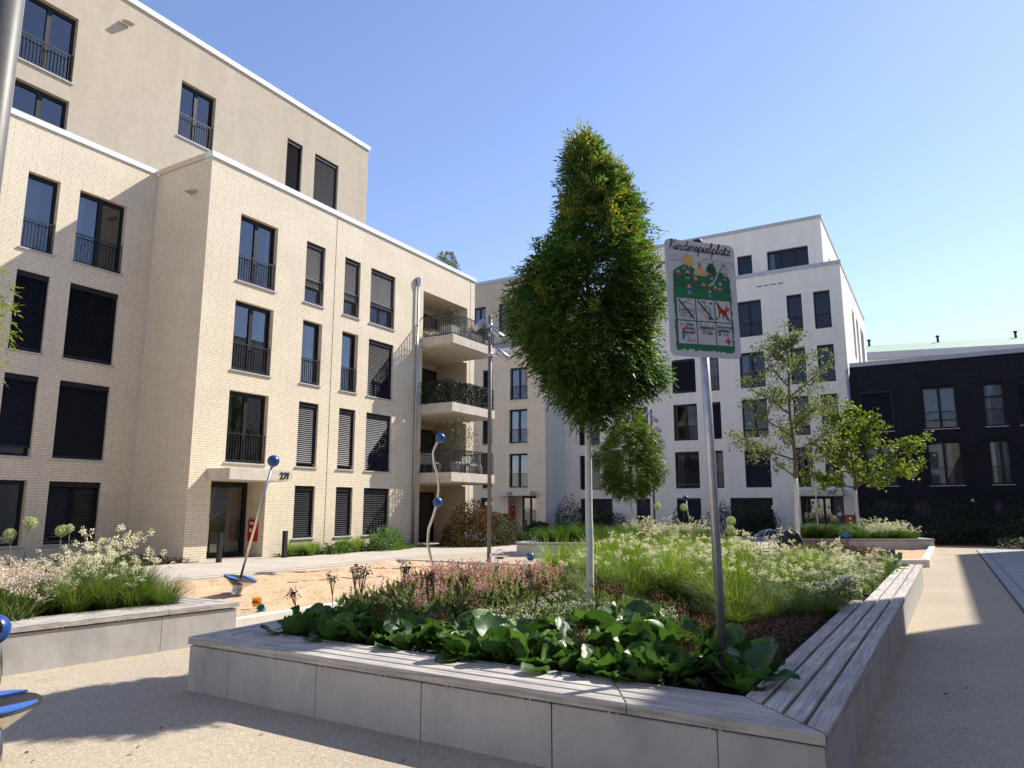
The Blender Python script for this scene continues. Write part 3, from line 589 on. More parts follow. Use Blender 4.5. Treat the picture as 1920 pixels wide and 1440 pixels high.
g = MB(); g.add([gp(-.3, -.45, 16.76), gp(LL, -.45, 16.76), gp(LL, 6, 18.75), gp(-.3, 6, 18.75), gp(LL, 12, 16.76), gp(-.3, 12, 16.76)], [(0, 1, 2, 3), (3, 2, 4, 5)]); rf = wparts(GB, 'roof', g, M['copper']); q = GB.location
for u in (2.5, 9, 16, 23):
    v_ = MB(); p = Vector(gp(u, 5.2, 18.35)) - q; v_.tube([p, p + Vector((0, 0, .75))], .12, 8); v_.lathe([(.2, 0), (.2, .1), (.02, .18)], p + Vector((0, 0, .75)), 8); put('roof_vent', v_.mesh('roof_vent', M['rail']), rf)
g = MB()
for u in (7, 12, 17, 22): g.box((0, 0, 0), (0, 0, 0)) if 0 else g.quad(gp(u, -.05, 14.6), gp(u + 2.2, -.05, 14.6), gp(u + 2.2, -.05, 15.7), gp(u, -.05, 15.7))
wparts(GB, 'window', g, M['copingd'])

# ------------------------------------------------------------------ the building on the other side of the path (outside the frame, it shades the path and shows in the panes)
OB = thing('apartment_building', 'pale building across the path that shades it from the right', 'building', (12, 10, 0))
ow = [((y, y + 1.6), (z, z + 2.2)) for y in range(-14, 21, 4) for z in (.8, 3.6, 6.6, 9.6, 12.6)]
wall(OB, 'rendered_wall', Frame(6.1, 0, -HP), -22.7, 16, 0, 15.2, [(-c[1], -c[0], *z) for c, z in ow], M['white'])
for c, z in ow: window(OB, Frame(6.1, 0, -HP), -c[1], -c[0], *z, panes=2, sill=False)
wall(OB, 'rendered_wall', Frame(0, 22.7, math.pi), -8.3, -6.1, 0, 15.2, [], M['white']); wall(OB, 'rendered_wall', Frame(8.3, 0, -HP), -44, -22.7, 0, 15.2, [], M['white'])
wall(OB, 'rendered_wall', Frame(0, 44, math.pi), -20, -8.3, 0, 15.2, [], M['white']); wall(OB, 'rendered_wall', Frame(0, -16, 0), 6.1, 20, 0, 15.2, [], M['white'])
wbox(OB, 'flat_roof', (6.1, -16, 15.0), (8.3, 22.7, 15.2), M['copingd']); wbox(OB, 'flat_roof', (8.3, -16, 15.0), (20, 44, 15.2), M['copingd'])
SB = thing('apartment_building', 'unseen pale building added behind the viewer to bounce sunlight onto shaded walls', 'building', (-12, -20, 0))  # unseen, added for bounce light and for reflections in the panes
sw_ = [((x, x + 1.5), (z, z + 2.1)) for x in range(-8, 32, 4) for z in (.8, 3.7, 6.7, 9.7)]
wall(SB, 'rendered_wall', Frame(0, -19, math.pi), -5.5, 34, 0, 13, [(*c, *z) for c, z in sw_ if c[0] > -5.5], M['white'])
for c, z in sw_:
    if c[0] > -5.5: window(SB, Frame(0, -19, math.pi), *c, *z, panes=2, sill=False)
wbox(SB, 'flat_roof', (-34, -30, 12.8), (5.5, -19, 13.02), M['copingd'])
#PART2
# ------------------------------------------------------------------ planters
def offset_pts(pts, d):
    """the open polyline moved d to its left"""
    P_ = [np.array(p, float) for p in pts]; out = []
    for i, p in enumerate(P_):
        ns = []
        if i > 0: t = (p - P_[i - 1]) / np.linalg.norm(p - P_[i - 1]); ns.append(np.array((-t[1], t[0])))
        if i < len(P_) - 1: t = (P_[i + 1] - p) / np.linalg.norm(P_[i + 1] - p); ns.append(np.array((-t[1], t[0])))
        if len(ns) == 1: out.append(p + ns[0] * d)
        else: b = ns[0] + ns[1]; out.append(p + b * d / (b @ ns[0]))
    return out
def bench(parent, pts, edge, counts, joints, z0=.40, z1=.46, pw=.121, gap=.024):
    """plank rows along edge i of the polyline; joints = fractions where the rows are cut; counts = rows per piece"""
    cuts = [0] + joints + [1]; loc = parent.location
    e = np.array(pts[edge + 1]) - np.array(pts[edge]); m = M['woodx'] if abs(e[0]) > abs(e[1]) else M['woody']
    for k in range(len(cuts) - 1):
        b = MB(); zz = z1 + (0, .0015, -.001)[k % 3]
        for r_ in range(counts[k]):
            o, i = offset_pts(pts, r_ * (pw + gap) - .02), offset_pts(pts, r_ * (pw + gap) + pw - .02)
            a0, a1, b0, b1 = o[edge], o[edge + 1], i[edge], i[edge + 1]
            s, t = cuts[k], cuts[k + 1]; g = .004 / np.linalg.norm(e)
            s_ = s + (g if k else (.002 if 0 < edge else 0)); t_ = t - (g if k < len(cuts) - 2 else .0015)
            q = [a0 + (a1 - a0) * s_, a0 + (a1 - a0) * t_, b0 + (b1 - b0) * t_, b0 + (b1 - b0) * s_]
            b.prism([(p[0] - loc.x, p[1] - loc.y) for p in q], z0, zz, .006)
        put('bench_section', b.mesh('bench_section', m), parent)
def panels(parent, pts, edge, joints, h=.385, th=.1, z0=0.):
    cuts = [0] + joints + [1]; loc = parent.location; o, i = offset_pts(pts, 0), offset_pts(pts, th)
    e = np.linalg.norm(np.array(pts[edge + 1]) - np.array(pts[edge]))
    for k in range(len(cuts) - 1):
        g = .004 / e; s, t = cuts[k] + (g if k else 0), cuts[k + 1] - (g if k < len(cuts) - 2 else .0)
        a0, a1, b0, b1 = o[edge], o[edge + 1], i[edge], i[edge + 1]
        q = [a0 + (a1 - a0) * s, a0 + (a1 - a0) * t, b0 + (b1 - b0) * t, b0 + (b1 - b0) * s]
        put('wall_panel', MB().prism([(p[0] - loc.x, p[1] - loc.y) for p in q], z0, h, .006).mesh('wall_panel', M['concrete']), parent)
    # black strip painting the shade in the recess under the timber, and little steel feet
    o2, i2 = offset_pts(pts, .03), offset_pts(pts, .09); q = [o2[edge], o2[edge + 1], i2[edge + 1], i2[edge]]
    put('bench_recess_shade', MB().prism([(p[0] - loc.x, p[1] - loc.y) for p in q], h, .399).mesh('bench_recess_shade', M['black']), parent)
    b = MB(); d = (o[edge + 1] - o[edge]) / e; n = np.array((-d[1], d[0])); u = .45
    while u < e - .2:
        for w in (-.03, .03):
            p = o[edge] + d * (u + w) + n * .006; b.box((p[0] - loc.x - .006, p[1] - loc.y - .006, h - .004), (p[0] - loc.x + .006, p[1] - loc.y + .006, .402))
        u += .62
    put('steel_bracket', b.mesh('steel_bracket', M['sill']), parent)
def soil(parent, pts, z):
    loc = parent.location; o = offset_pts(pts + [pts[0]], .06)[:-1]
    return put('soil', MB().add([(p[0] - loc.x, p[1] - loc.y, z) for p in pts], [tuple(range(len(pts)))]).mesh('soil', M['soil']), parent)
MP = [(-6.9, 16.2), (-6.0, 4.45), (-.64, 4.30), (-.48, 17.45), (-1.4, 18.1), (-6.9, 16.2)]
mp = thing('planter', 'long concrete planter with a grey timber bench top around the sign post', 'planter', (-3.4, 8, 0))
fx = lambda x: (x + 6.0) / 5.36
panels(mp, MP, 1, [fx(x) for x in (-5.45, -4.38, -3.32, -2.26, -1.2)]); panels(mp, MP, 2, [.08, .16, .24, .32, .4, .48, .56, .64, .72, .8, .88, .95]); panels(mp, MP, 0, [.2, .4, .6, .8]); panels(mp, MP, 3, []); panels(mp, MP, 4, [.5])
bench(mp, MP, 1, [4, 4, 4], [fx(-4.82), fx(-1.75)]); bench(mp, MP, 2, [4, 4, 4, 3, 3], [.125, .34, .455, .72]); bench(mp, MP, 0, [4, 4, 4, 4], [.3, .55, .87])
soil(mp, MP[:-1], .37)
LP = [(-8.45, 1.2), (-8.02, 3.9), (-7.68, 6.32), (-12.6, 6.25), (-13, 1.2), (-8.45, 1.2)]
lp = thing('planter', 'concrete planter with a sunlit bench top behind the near spinner dish', 'planter', (-10, 4, 0))
panels(lp, LP, 1, [.62]); panels(lp, LP, 0, [.5]); panels(lp, LP, 2, [.3, .6]); bench(lp, LP, 1, [4, 4], [.64]); bench(lp, LP, 0, [4, 4], [.5]); bench(lp, LP, 2, [4, 4, 4], [.3, .65]); panels(lp, LP, 3, []); panels(lp, LP, 4, [])
soil(lp, LP[:-1], .37)
IP = [(-12.45, 21.5), (-6.9, 24.4), (-7.4, 31), (-14.2, 29.5), (-12.45, 21.5)]
ip = thing('planter', 'concrete planter full of tall grass between the lamp mast and the white building', 'planter', (-10, 26, 0))
for e_ in range(4): panels(ip, IP, e_, [.3, .65])
bench(ip, IP, 3, [4, 4], [.5]); bench(ip, IP, 0, [1], []); soil(ip, IP[:-1], .37)
RP = [(-4.95, 29.15), (-.40, 31.6), (-1.5, 34.4), (-6.0, 32.0), (-4.95, 29.15)]
rp = thing('planter', 'concrete planter with grass and white flowers in front of entrance 27d', 'planter', (-3, 31.5, 0))
panels(rp, RP, 0, [.25, .5, .75]); panels(rp, RP, 1, [.5]); panels(rp, RP, 2, []); panels(rp, RP, 3, []); bench(rp, RP, 0, [1, 1], [.5]); bench(rp, RP, 1, [4], []); bench(rp, RP, 3, [4], []); soil(rp, RP[:-1], .37)

# ------------------------------------------------------------------ foliage generators (numpy quads)
def unit(a): return a / np.maximum(np.linalg.norm(a, axis=-1, keepdims=True), 1e-9)
def rdir(n, r_): return unit(r_.normal(size=(n, 3)))
def leafq(p, d, nrm, l, w, mid=.45):
    s = unit(np.cross(d, nrm)); l = np.asarray(l).reshape(-1, 1); w = np.asarray(w).reshape(-1, 1)
    return np.stack([p, p + d * l * mid + s * w / 2, p + d * l, p + d * l * mid - s * w / 2], 1)
def compound(p, d, r_, Lr=.2, ll=.085, lw=.026, pairs=4, droop=.35):
    n = len(p); up = np.array((0, 0, 1.)); side = unit(np.cross(d, up + r_.normal(size=(n, 3)) * .35)); nrm = unit(np.cross(side, d)); out = []
    for k in range(pairs):
        t = (.3 + .7 * k / pairs) * Lr; base = p + d * t - up * droop * t * t / Lr
        for sg in (-1, 1):
            q = unit(d * .55 + side * sg * .8 - up * (droop * .5) + r_.normal(size=(n, 3)) * .16)
            out.append(leafq(base, q, unit(nrm + r_.normal(size=(n, 3)) * .35), ll * r_.uniform(.75, 1.15, n), np.full(n, lw)))
    base = p + d * Lr - up * droop * Lr; q = unit(d - up * droop + r_.normal(size=(n, 3)) * .15)
    out.append(leafq(base, q, nrm, ll * r_.uniform(.9, 1.2, n), np.full(n, lw)))
    return np.concatenate(out)
def blades(n, Lm, rad, w, r_, lean=(.15, .8), curl=.5, seg=3):
    a = r_.uniform(0, 2 * math.pi, n); rr = rad * np.sqrt(r_.uniform(0, 1, n)); Ln = Lm * r_.uniform(.6, 1.1, n); le = r_.uniform(*lean, n)
    o = np.stack([np.cos(a), np.sin(a), 0 * a], 1); a2 = a + r_.normal(0, .5, n); h = np.stack([np.cos(a2), np.sin(a2), 0 * a2], 1); pt = np.stack([-np.sin(a2), np.cos(a2), 0 * a2], 1)
    def pos(t): return o * rr[:, None] + h * (Ln * le * t ** 1.7)[:, None] + np.array((0, 0, 1.)) * (Ln * (t - curl * le * t * t))[:, None]
    Q = []; ts = np.linspace(0, 1, seg + 1)
    for i in range(seg):
        w0, w1 = w * (1 - .75 * ts[i]), w * (1 - .75 * ts[i + 1]); p0, p1 = pos(ts[i]), pos(ts[i + 1])
        Q.append(np.stack([p0 - pt * w0 / 2, p0 + pt * w0 / 2, p1 + pt * w1 / 2, p1 - pt * w1 / 2], 1))
    return np.concatenate(Q), pos(1.0)
def puffs(c, r, k, s, r_):
    """k tiny petals scattered round each centre"""
    n = len(c); p = np.repeat(c, k, 0) + r_.normal(size=(n * k, 3)) * np.asarray(r)
    return leafq(p, rdir(n * k, r_), rdir(n * k, r_), s * r_.uniform(.7, 1.3, n * k), s * r_.uniform(.6, 1., n * k), .5)
def inpoly(n, poly, r_):
    poly = np.array(poly); lo, hi = poly.min(0), poly.max(0); out = []
    while len(out) < n:
        p = r_.uniform(lo, hi); c = False; j = len(poly) - 1
        for i in range(len(poly)):
            if (poly[i][1] > p[1]) != (poly[j][1] > p[1]) and p[0] < (poly[j][0] - poly[i][0]) * (p[1] - poly[i][1]) / (poly[j][1] - poly[i][1]) + poly[i][0]: c = not c
            j = i
        if c: out.append(p)
    return np.array(out)
def spread(n, poly, dmin, r_):
    out = []; t = 0
    while len(out) < n and t < 6000:
        p = inpoly(1, poly, r_)[0]; t += 1
        if all(np.hypot(*(p - q)) > dmin for q in out): out.append(p)
    return out

# ------------------------------------------------------------------ trees
def trunk_mb(h, r0, r1, wob, r_, z0=0.):
    n = 9; pts = []; x = y = 0
    for i in range(n):
        t = i / (n - 1); pts.append((x, y, z0 + h * t)); x += r_.normal() * wob; y += r_.normal() * wob
    return pts, [r0 * (1 + .35 * max(0, .12 - i / (n - 1)) / .12) * (1 - i / (n - 1)) + r1 * i / (n - 1) for i in range(n)]
def crown_tree(name, label, loc, h_tr, prof, nleaf, m1, m2, seed, r0=.075, leaf=(.2, .085, .026, 4), bumpy=.16, fy=.07, offx=None, dense=.45, mtr='trunk', lobes=()):
    """tree with a closed crown; prof = [(z, radius, offset along the picture)]"""
    r_ = np.random.default_rng(seed); t = thing(name, label, 'tree', loc)
    pts, rs = trunk_mb(h_tr, r0, r0 * .85, .006, r_); b = MB().tube(pts, rs, 12); put('trunk', b.mesh('trunk', M[mtr]), t)
    top = prof[-1][0]; zz = np.array([p[0] for p in prof]); rr = np.array([p[1] for p in prof]); oo = np.array([p[2] for p in prof]); RX = np.array((.862, .506, 0))
    b = MB(); x0 = Vector(pts[-1]); lead = [x0 + Vector((r_.normal() * .03, r_.normal() * .03, k * (top - h_tr) * .92 / 8)) if k else x0 for k in range(9)]
    b.tube(lead, [r0 * .85 * (1 - k / 8.5) + .006 for k in range(9)], 8)
    for k in range(26):
        f = k / 26; p = lead[0].lerp(lead[-1], f * .85); a = k * 2.4 + r_.normal() * .3; Rz = float(np.interp(p.z + .4, zz, rr)) * .85
        e = p + Vector((math.cos(a) * Rz, math.sin(a) * Rz, Rz * r_.uniform(.5, 1.1))); mid = p.lerp(e, .5) + Vector((0, 0, -.06 * Rz))
        b.tube([p, mid, e], [.022 * (1 - f * .6), .014 * (1 - f * .6), .004], 5)
    put('limb', b.mesh('limb', M['bark']), t)
    # leaves
    w = np.interp(np.linspace(zz[0], zz[-1], 200), zz, rr) + .05; cz = np.cumsum(w); z = np.interp(r_.uniform(0, 1, nleaf) * cz[-1], cz, np.linspace(zz[0], zz[-1], 200))
    a = r_.uniform(0, 2 * math.pi, nleaf); ph = r_.uniform(0, 6.28, 14); kk = r_.integers(1, 6, 14); kz = r_.uniform(1.5, 7, 14)
    nb = sum(np.sin(kk[i] * a + kz[i] * z + ph[i]) for i in range(14)) / 14 ** .5
    Rr = np.interp(z, zz, rr) * (1 + bumpy * nb); u = r_.uniform(0, 1, nleaf); r = Rr * (1 - dense * u ** 1.6); off = np.interp(z, zz, oo)
    p = np.stack([np.cos(a) * r, np.sin(a) * r, z], 1) + RX * off[:, None] + r_.normal(size=(nleaf, 3)) * .05
    tz = (z - zz[0]) / (zz[-1] - zz[0]); d = unit(np.stack([np.cos(a), np.sin(a), -.55 + 1.25 * tz], 1) + r_.normal(size=(nleaf, 3)) * .45)
    for (dx, lz, lr, ln) in lobes:      # a low side spray on its own limb
        q_ = unit(r_.normal(size=(ln, 3))) * lr * r_.uniform(.2, 1, (ln, 1)) ** .6; p = np.concatenate([p, q_ + RX * dx + np.array((0, 0, lz))]); d = np.concatenate([d, unit(q_ + RX * .25 + r_.normal(size=(ln, 3)) * .12)])
        put('limb', MB().tube([(0, 0, lz - .55), tuple(RX * dx * .5 + np.array((0, 0, lz - .25))), tuple(RX * (dx + lr * .5) + np.array((0, 0, lz)))], [.014, .009, .004], 5).mesh('limb', M['bark']), t)
    Q = compound(p, d, r_, *leaf); put('crown', qmesh('crown', Q, M[m1]), t)
    ny = int(nleaf * fy)
    if ny:
        cl = int(max(8, ny / 7)); zi = zz[0] + (zz[-1] - zz[0]) * r_.uniform(.1, 1.0, cl) ** .65; ai = r_.uniform(0, 6.28, cl)
        nb = sum(np.sin(kk[i] * ai + kz[i] * zi + ph[i]) for i in range(14)) / 14 ** .5; Ri = np.interp(zi, zz, rr) * (1 + bumpy * nb) * 1.0
        c = np.stack([np.cos(ai) * Ri, np.sin(ai) * Ri, zi + .08], 1) + RX * np.interp(zi, zz, oo)[:, None]
        p = np.repeat(c, 7, 0) + r_.normal(size=(cl * 7, 3)) * .05; d = unit(np.repeat(np.stack([np.cos(ai) * .5, np.sin(ai) * .5, 0 * ai + .9], 1), 7, 0) + r_.normal(size=(cl * 7, 3)) * .5)
        put('young_foliage', qmesh('young_foliage', compound(p, d, r_, leaf[0] * .8, leaf[1] * .85, leaf[2] * .9, leaf[3], .1), M[m2]), t)
    return t
def limb_tree(name, label, loc, h_tr, H, limbs, nleaf, ml, seed, lsize=.075, lw=.05, r0=.07, clus=.2, out=.35, mtr='trunk'):
    """open tree: leaves sit in tufts along explicit limbs; limbs = [(z, azimuth, length, rise)]"""
    r_ = np.random.default_rng(seed); t = thing(name, label, 'tree', loc)
    pts, rs = trunk_mb(h_tr, r0, r0 * .9, .008, r_); put('trunk', MB().tube(pts, rs, 12).mesh('trunk', M[mtr]), t)
    b = MB(); x0 = Vector(pts[-1]); lead = [x0 + Vector((math.sin(k * 1.3) * .05, math.cos(k * 1.7) * .05 - .05, k * (H - h_tr) / 8)) if k else x0 for k in range(9)]
    b.tube(lead, [r0 * .85 * (1 - k / 8.3) + .005 for k in range(9)], 8); seeds = []
    for (z, a, ln, rise) in limbs:
        f = (z - h_tr) / (H - h_tr) * 8; i = int(min(7, max(0, f))); p = lead[i].lerp(lead[i + 1], f - i); d = Vector((math.cos(a), math.sin(a), rise)).normalized(); q = [p]
        for s in range(1, 7): dd = d + Vector((r_.normal() * .12, r_.normal() * .12, .03 * s)); q.append(q[-1] + dd * ln / 6)
        b.tube(q, [.028 * (1 - s / 7) * (ln / 1.5) ** .5 + .004 for s in range(7)], 6)
        for s in range(2, 7):
            seeds += [q[s]] * 2
            for _ in range(2):
                e = q[s] + Vector((r_.normal() * .3, r_.normal() * .3, r_.normal() * .2 + .08)) * (ln / 1.5); b.tube([q[s], e], [.008, .003], 4); seeds += [q[s].lerp(e, .6), e, e]
    for k in range(4, 9): seeds += [lead[k]] * 3
    put('limb', b.mesh('limb', M['bark']), t)
    sd = np.array([tuple(s) for s in seeds]); idx = r_.integers(0, len(sd), nleaf); p = sd[idx] + r_.normal(size=(nleaf, 3)) * clus * np.array((1, 1, .75))
    d = unit(r_.normal(size=(nleaf, 3)) + np.array((0, 0, -.15))); nr = unit(r_.normal(size=(nleaf, 3)) + np.array((0, 0, 1.)))
    put('crown', qmesh('crown', leafq(p, d, nr, lsize * r_.uniform(.7, 1.2, nleaf), lw * r_.uniform(.7, 1.2, nleaf), .5), M[ml]), t); return t
RXv = (.862, .506)
crown_tree('ash_tree', 'tall narrow tree with a dense dark crown and chalk white trunk in the long planter', (-3.65, 8.05, .37), 2.3,
    [(2.32, .05, .0), (2.5, .16, .02), (2.68, .34, .06), (2.88, .52, .08), (3.08, .66, .05), (3.3, .74, .0), (3.6, .76, -.03), (3.95, .76, -.03), (4.2, .67, .02), (4.4, .54, .12), (4.65, .44, .2), (4.95, .38, .19), (5.25, .27, .15), (5.5, .17, .06), (5.85, .05, -.02)], 7400, 'ash', 'ashyoung', 15, .048, (.2, .085, .024, 4), .15, .15, None, .5, 'trunk', [(.5, 2.84, .24, 240), (.76, 2.9, .14, 80)])
crown_tree('ash_tree', 'small round tree with a thin pale trunk behind the tall dense tree', (-10.47, 27.0, .37), 1.75, [(1.7, .35, 0), (2.0, .8, 0), (2.5, 1.1, 0), (3.1, 1.15, 0), (3.7, .95, 0), (4.3, .6, 0), (4.8, .3, 0), (5.1, .1, 0)], 3000, 'ash2', 'ashyoung', 9, .06, (.24, .11, .045, 4), .2, .06)
crown_tree('ash_tree', 'tree at the edge of the view, its light green leaf sprays hanging past the mast', (-11.9, 4.0, .37), 2.3, [(2.4, .4, 0), (2.9, .8, 0), (3.4, 1.12, 0), (4.1, 1.15, 0), (4.6, .8, 0), (5.2, .4, 0), (5.8, .1, 0)], 900, 'ashyoung', 'ashyoung', 21, .07, (.2, .09, .028, 4), .22, 0)
limb_tree('pear_tree', 'open airy tree with sparse grey green leaves in front of the white building', (-4.55, 27.9, .1), 2.55, 8.3,
    [(2.6, 3.7, 1.7, .75), (2.7, .4, 1.8, .6), (3.2, 3.3, 2.3, .35), (3.5, .2, 1.7, .5), (3.7, 1.8, 1.2, .5), (4.0, 3.9, 2.2, .45), (4.3, 5.6, 1.3, .55), (4.5, .7, 1.9, .5), (4.9, 3.5, 2.1, .5), (5.2, 2.4, 1.2, .6), (5.5, .5, 1.6, .7), (5.9, 3.8, 1.5, .9), (6.3, .9, 1.2, .9), (6.6, 2.9, 1.0, 1.0), (7.1, 4.1, .7, 1.2), (7.3, .3, .6, 1.2)], 7600, 'pear', 31, .105, .075, .085, .13)
limb_tree('maple_tree', 'bright green open branched tree with lobed leaves beside the dark brick building', (-2.9, 31.6, .37), 1.9, 5.4,
    [(2.0, 3.5, 1.7, .2), (2.1, .45, 2.6, .3), (2.2, 5.9, 1.9, .1), (2.4, 1.6, 1.5, .3), (2.6, .1, 2.2, .5), (2.7, 3.9, 1.8, .5), (3.0, .8, 2.0, .7), (3.1, 2.5, 1.2, .6), (3.3, 4.6, 1.1, .7), (3.7, .3, 1.3, .9), (4.0, 3.6, 1.0, 1.1), (4.4, 1.2, .7, 1.4)], 5600, 'maple', 41, .135, .12, .06, .12)

# ------------------------------------------------------------------ shrubs
def shrub(name, label, loc, rad, n, ls, mats, seed, probs=None, group=None, lump=.2, lw=.5):
    r_ = np.random.default_rng(seed); t = thing(name, label, 'shrub', (*loc, 0), group=group); b = MB()
    for k in range(9):
        a = k * .7 + r_.normal() * .2; e = Vector((math.cos(a) * rad[0] * .6, math.sin(a) * rad[1] * .6, rad[2] * r_.uniform(.5, .85))); b.tube([(0, 0, 0), e * .5 + Vector((0, 0, .05)), e], [.02, .014, .005], 5)
    put('stem', b.mesh('stem', M['bark']), t)
    d = rdir(n, r_); d[:, 2] = np.abs(d[:, 2]) * 1.0; ph = r_.uniform(0, 6.28, (12,)); kk = r_.normal(size=(12, 3)) * 4
    nb = sum(np.sin(d @ kk[i] + ph[i]) for i in range(12)) / 3.5; rr = (1 + lump * nb) * (1 - .5 * r_.uniform(0, 1, n) ** 2)
    p = d * rr[:, None] * np.array((rad[0], rad[1], rad[2])); p[:, 2] = np.maximum(p[:, 2], .03)
    q = unit(d + r_.normal(size=(n, 3)) * .7); nr = unit(d * .6 + r_.normal(size=(n, 3)))
    mi = None if probs is None else (r_.uniform(0, 1, n) + .35 * nb < probs).astype(int)
    put('foliage', qmesh('foliage', leafq(p, q, nr, ls * r_.uniform(.7, 1.2, n), ls * lw * r_.uniform(.8, 1.1, n)), [M[m] for m in mats], mi), t); return t
shrub('photinia_shrub', 'large reddish brown leaved shrub below the corner balconies', (-17.6, 26.9), (1.5, 2.1, 1.85), 9500, .11, ['photinia', 'photired'], 3, .42, lump=.16)
shrub('leafy_shrub', 'low fresh green shrub at the foot of the brick wall between two windows', (-18.6, 22.1), (.65, 1.2, .75), 2200, .13, ['shrub'], 4, lw=.3)
shrub('leafy_shrub', 'small dark leafy plant between the two grass patches by the brick wall', (-18.7, 19.6), (.4, .6, .35), 500, .14, ['shrub'], 6)
shrub('leafy_shrub', 'low green plant at the foot of the reddish shrub beside the path', (-16.1, 29.6), (.7, .9, .5), 700, .14, ['shrub'], 8)
for i, (x, y, s, l) in enumerate([(-20.6, 42.6, (1.3, 1.2, 1.9), 'dark shrub in the corner between the tan and the white building'), (-18.6, 43.4, (1.5, 1.2, 1.6), 'dark shrub under the ground floor window next to the corner shrub'), (-13.4, 43.6, (1.0, 1.0, 1.5), 'dark shrub by the white wall just behind the sign post'),
                                  (-10.8, 43.4, (1.6, 1.1, 1.85), 'broad black green shrub under the wide dark window of the white building'), (-8.9, 43.6, (1.0, .9, 1.6), 'dark shrub beside the small white board near entrance 27d'), (-22.2, 41.4, (.9, .6, .6), 'low dark plant by the door of 27e'), (-28.0, 41.2, (1.6, .7, .9), 'low shrub under the narrow windows of the tan building')]):
    shrub('evergreen_shrub', l, (x, y), s, 2600, .12, ['shrubd'], 50 + i)
for i in range(9):
    shrub('evergreen_shrub', 'dark green bush in the shaded hedge row along the dark brick building', (-1.0 + i * 1.25, 37.7 + (i % 3) * 1.1), (1.1, 1.1, .85 + .25 * (i % 2)), 1900, .11, ['shrubd'], 70 + i, group='hedge bushes along the dark brick building', lump=.12)
for i in range(4): shrub('evergreen_shrub', 'taller dark bush close to the shaded dark brick wall', (-2.6 + i * 3.1, 42.2), (1.5, 1.2, 1.7 + .15 * (i % 2)), 2200, .12, ['shrubd'], 90 + i, group='tall bushes along the dark brick wall')
shrub('white_flower_shrub', 'low bush with small white flowers at the end of the shaded hedge row', (2.6, 35.5), (.9, .6, .45), 1200, .06, ['shrubd', 'whitef'], 97, .25)
shrub('potted_bush', 'small bush on the roof terrace behind the corner coping', (-20.6, 28.4), (.7, .7, 1.05), 1300, .12, ['olive', 'ashyoung'], 99, .4).location.z = 13.2

# ------------------------------------------------------------------ grasses and flowers
def grass_kind(nm, n, Lm, rad, w, m, seed, lean=(.15, .8), curl=.5, flowers=None):
    """one mesh of blades and, if given, one of flower heads: (count, height, radius, petals, size, material)"""
    r_ = np.random.default_rng(seed); Q, tips = blades(n, Lm, rad, w, r_, lean, curl); me = qmesh(nm, Q, M[m]); fm = None
    if flowers:
        k, hh, pr, pk, ps, fmn = flowers; Qs, tp = blades(k, hh, rad * .8, .006, r_, (.05, .55), .3)
        c = np.concatenate([tp, tp + r_.normal(size=tp.shape) * .022]); Qp = puffs(c, (pr, pr, pr * .7), pk, ps, r_)
        fm = qmesh('blossom', np.concatenate([Qs, Qp]), [M['sedge'], M[fmn]], np.r_[np.zeros(len(Qs)), np.ones(len(Qp))])
    return me, fm
KIND = {}
for v in range(3):
    KIND['bright', v] = grass_kind('grass_clump', 420, .62, .13, .009, 'grass', 100 + v, (.1, .65))
    KIND['deep', v] = grass_kind('grass_clump', 420, .6, .14, .01, 'grassd', 110 + v, (.1, .7))
    KIND['sedge', v] = grass_kind('grass_clump', 380, .52, .12, .008, 'sedge', 120 + v, (.2, .95), .5, (9, .62, .014, 15, .018, 'creamf'))
    KIND['sedged', v] = grass_kind('grass_clump', 360, .5, .12, .008, 'grassd', 130 + v, (.2, .9), .5, (12, .64, .015, 15, .019, 'creamf'))
    KIND['bare', v] = grass_kind('grass_clump', 430, .5, .1, .006, 'sedge', 140 + v, (.25, 1.1), .5)
    KIND['white', v] = grass_kind('grass_clump', 300, .45, .15, .01, 'grassd', 150 + v, (.2, .8), .5, (26, .52, .015, 13, .018, 'whitef'))
    KIND['pinkw', v] = grass_kind('grass_clump', 300, .36, .16, .012, 'cover', 160 + v, (.2, .9), .5, (40, .40, .016, 10, .018, 'palepink'))
def clumps(kind, pts, z, label, group, r_, sc=(.85, 1.2), cat='grass', nm=None):
    for x, y in pts:
        me, fm = KIND[kind, int(r_.integers(0, 3))]; s = r_.uniform(*sc); o = put(nm or 'grass_clump', me, None, (x, y, z), r_.uniform(0, 6.28)); o.scale = (s, s, s * r_.uniform(.9, 1.1)); tag(o, label, cat, group)
        if fm: put('blossom', fm, o)
G = np.random.default_rng(77); SZ = .37
clumps('bright', spread(34, [(-5.5, 10.3), (-4.3, 9.8), (-4.2, 14.4), (-5.9, 14.4)], .3, G), SZ, 'bright green arching grass behind the pink spikes of the long planter', 'bright grass in the long planter', G, (1.0, 1.4))
clumps('bright', spread(26, [(-4.4, 14.2), (-3.3, 13.2), (-3.7, 16.6), (-4.9, 16.2)], .3, G), SZ, 'bright green grass at the far end of the long planter', 'bright grass at the far end of the long planter', G, (.85, 1.1))
clumps('sedge', spread(34, [(-4.2, 8.9), (-2.0, 8.2), (-1.9, 12.8), (-4.5, 13.6)], .4, G), SZ, 'arching olive grass clump with cream flower tufts in the middle of the long planter', 'cream flowered grass in the long planter', G, (.95, 1.4))
clumps('sedged', spread(16, [(-3.5, 9.6), (-1.3, 9.3), (-1.2, 12.6), (-3.7, 12.6)], .4, G), SZ, 'green grass clump with many cream flower tufts near the bench edge of the long planter', 'cream flowered green grass in the long planter', G, (.9, 1.12))
clumps('deep', spread(12, [(-4.2, 9.0), (-1.7, 8.9), (-1.5, 12.5), (-4.2, 13)], .55, G), SZ, 'darker green grass between the cream flowers of the long planter', 'darker grass between the cream flowers', G, (.75, 1.0))
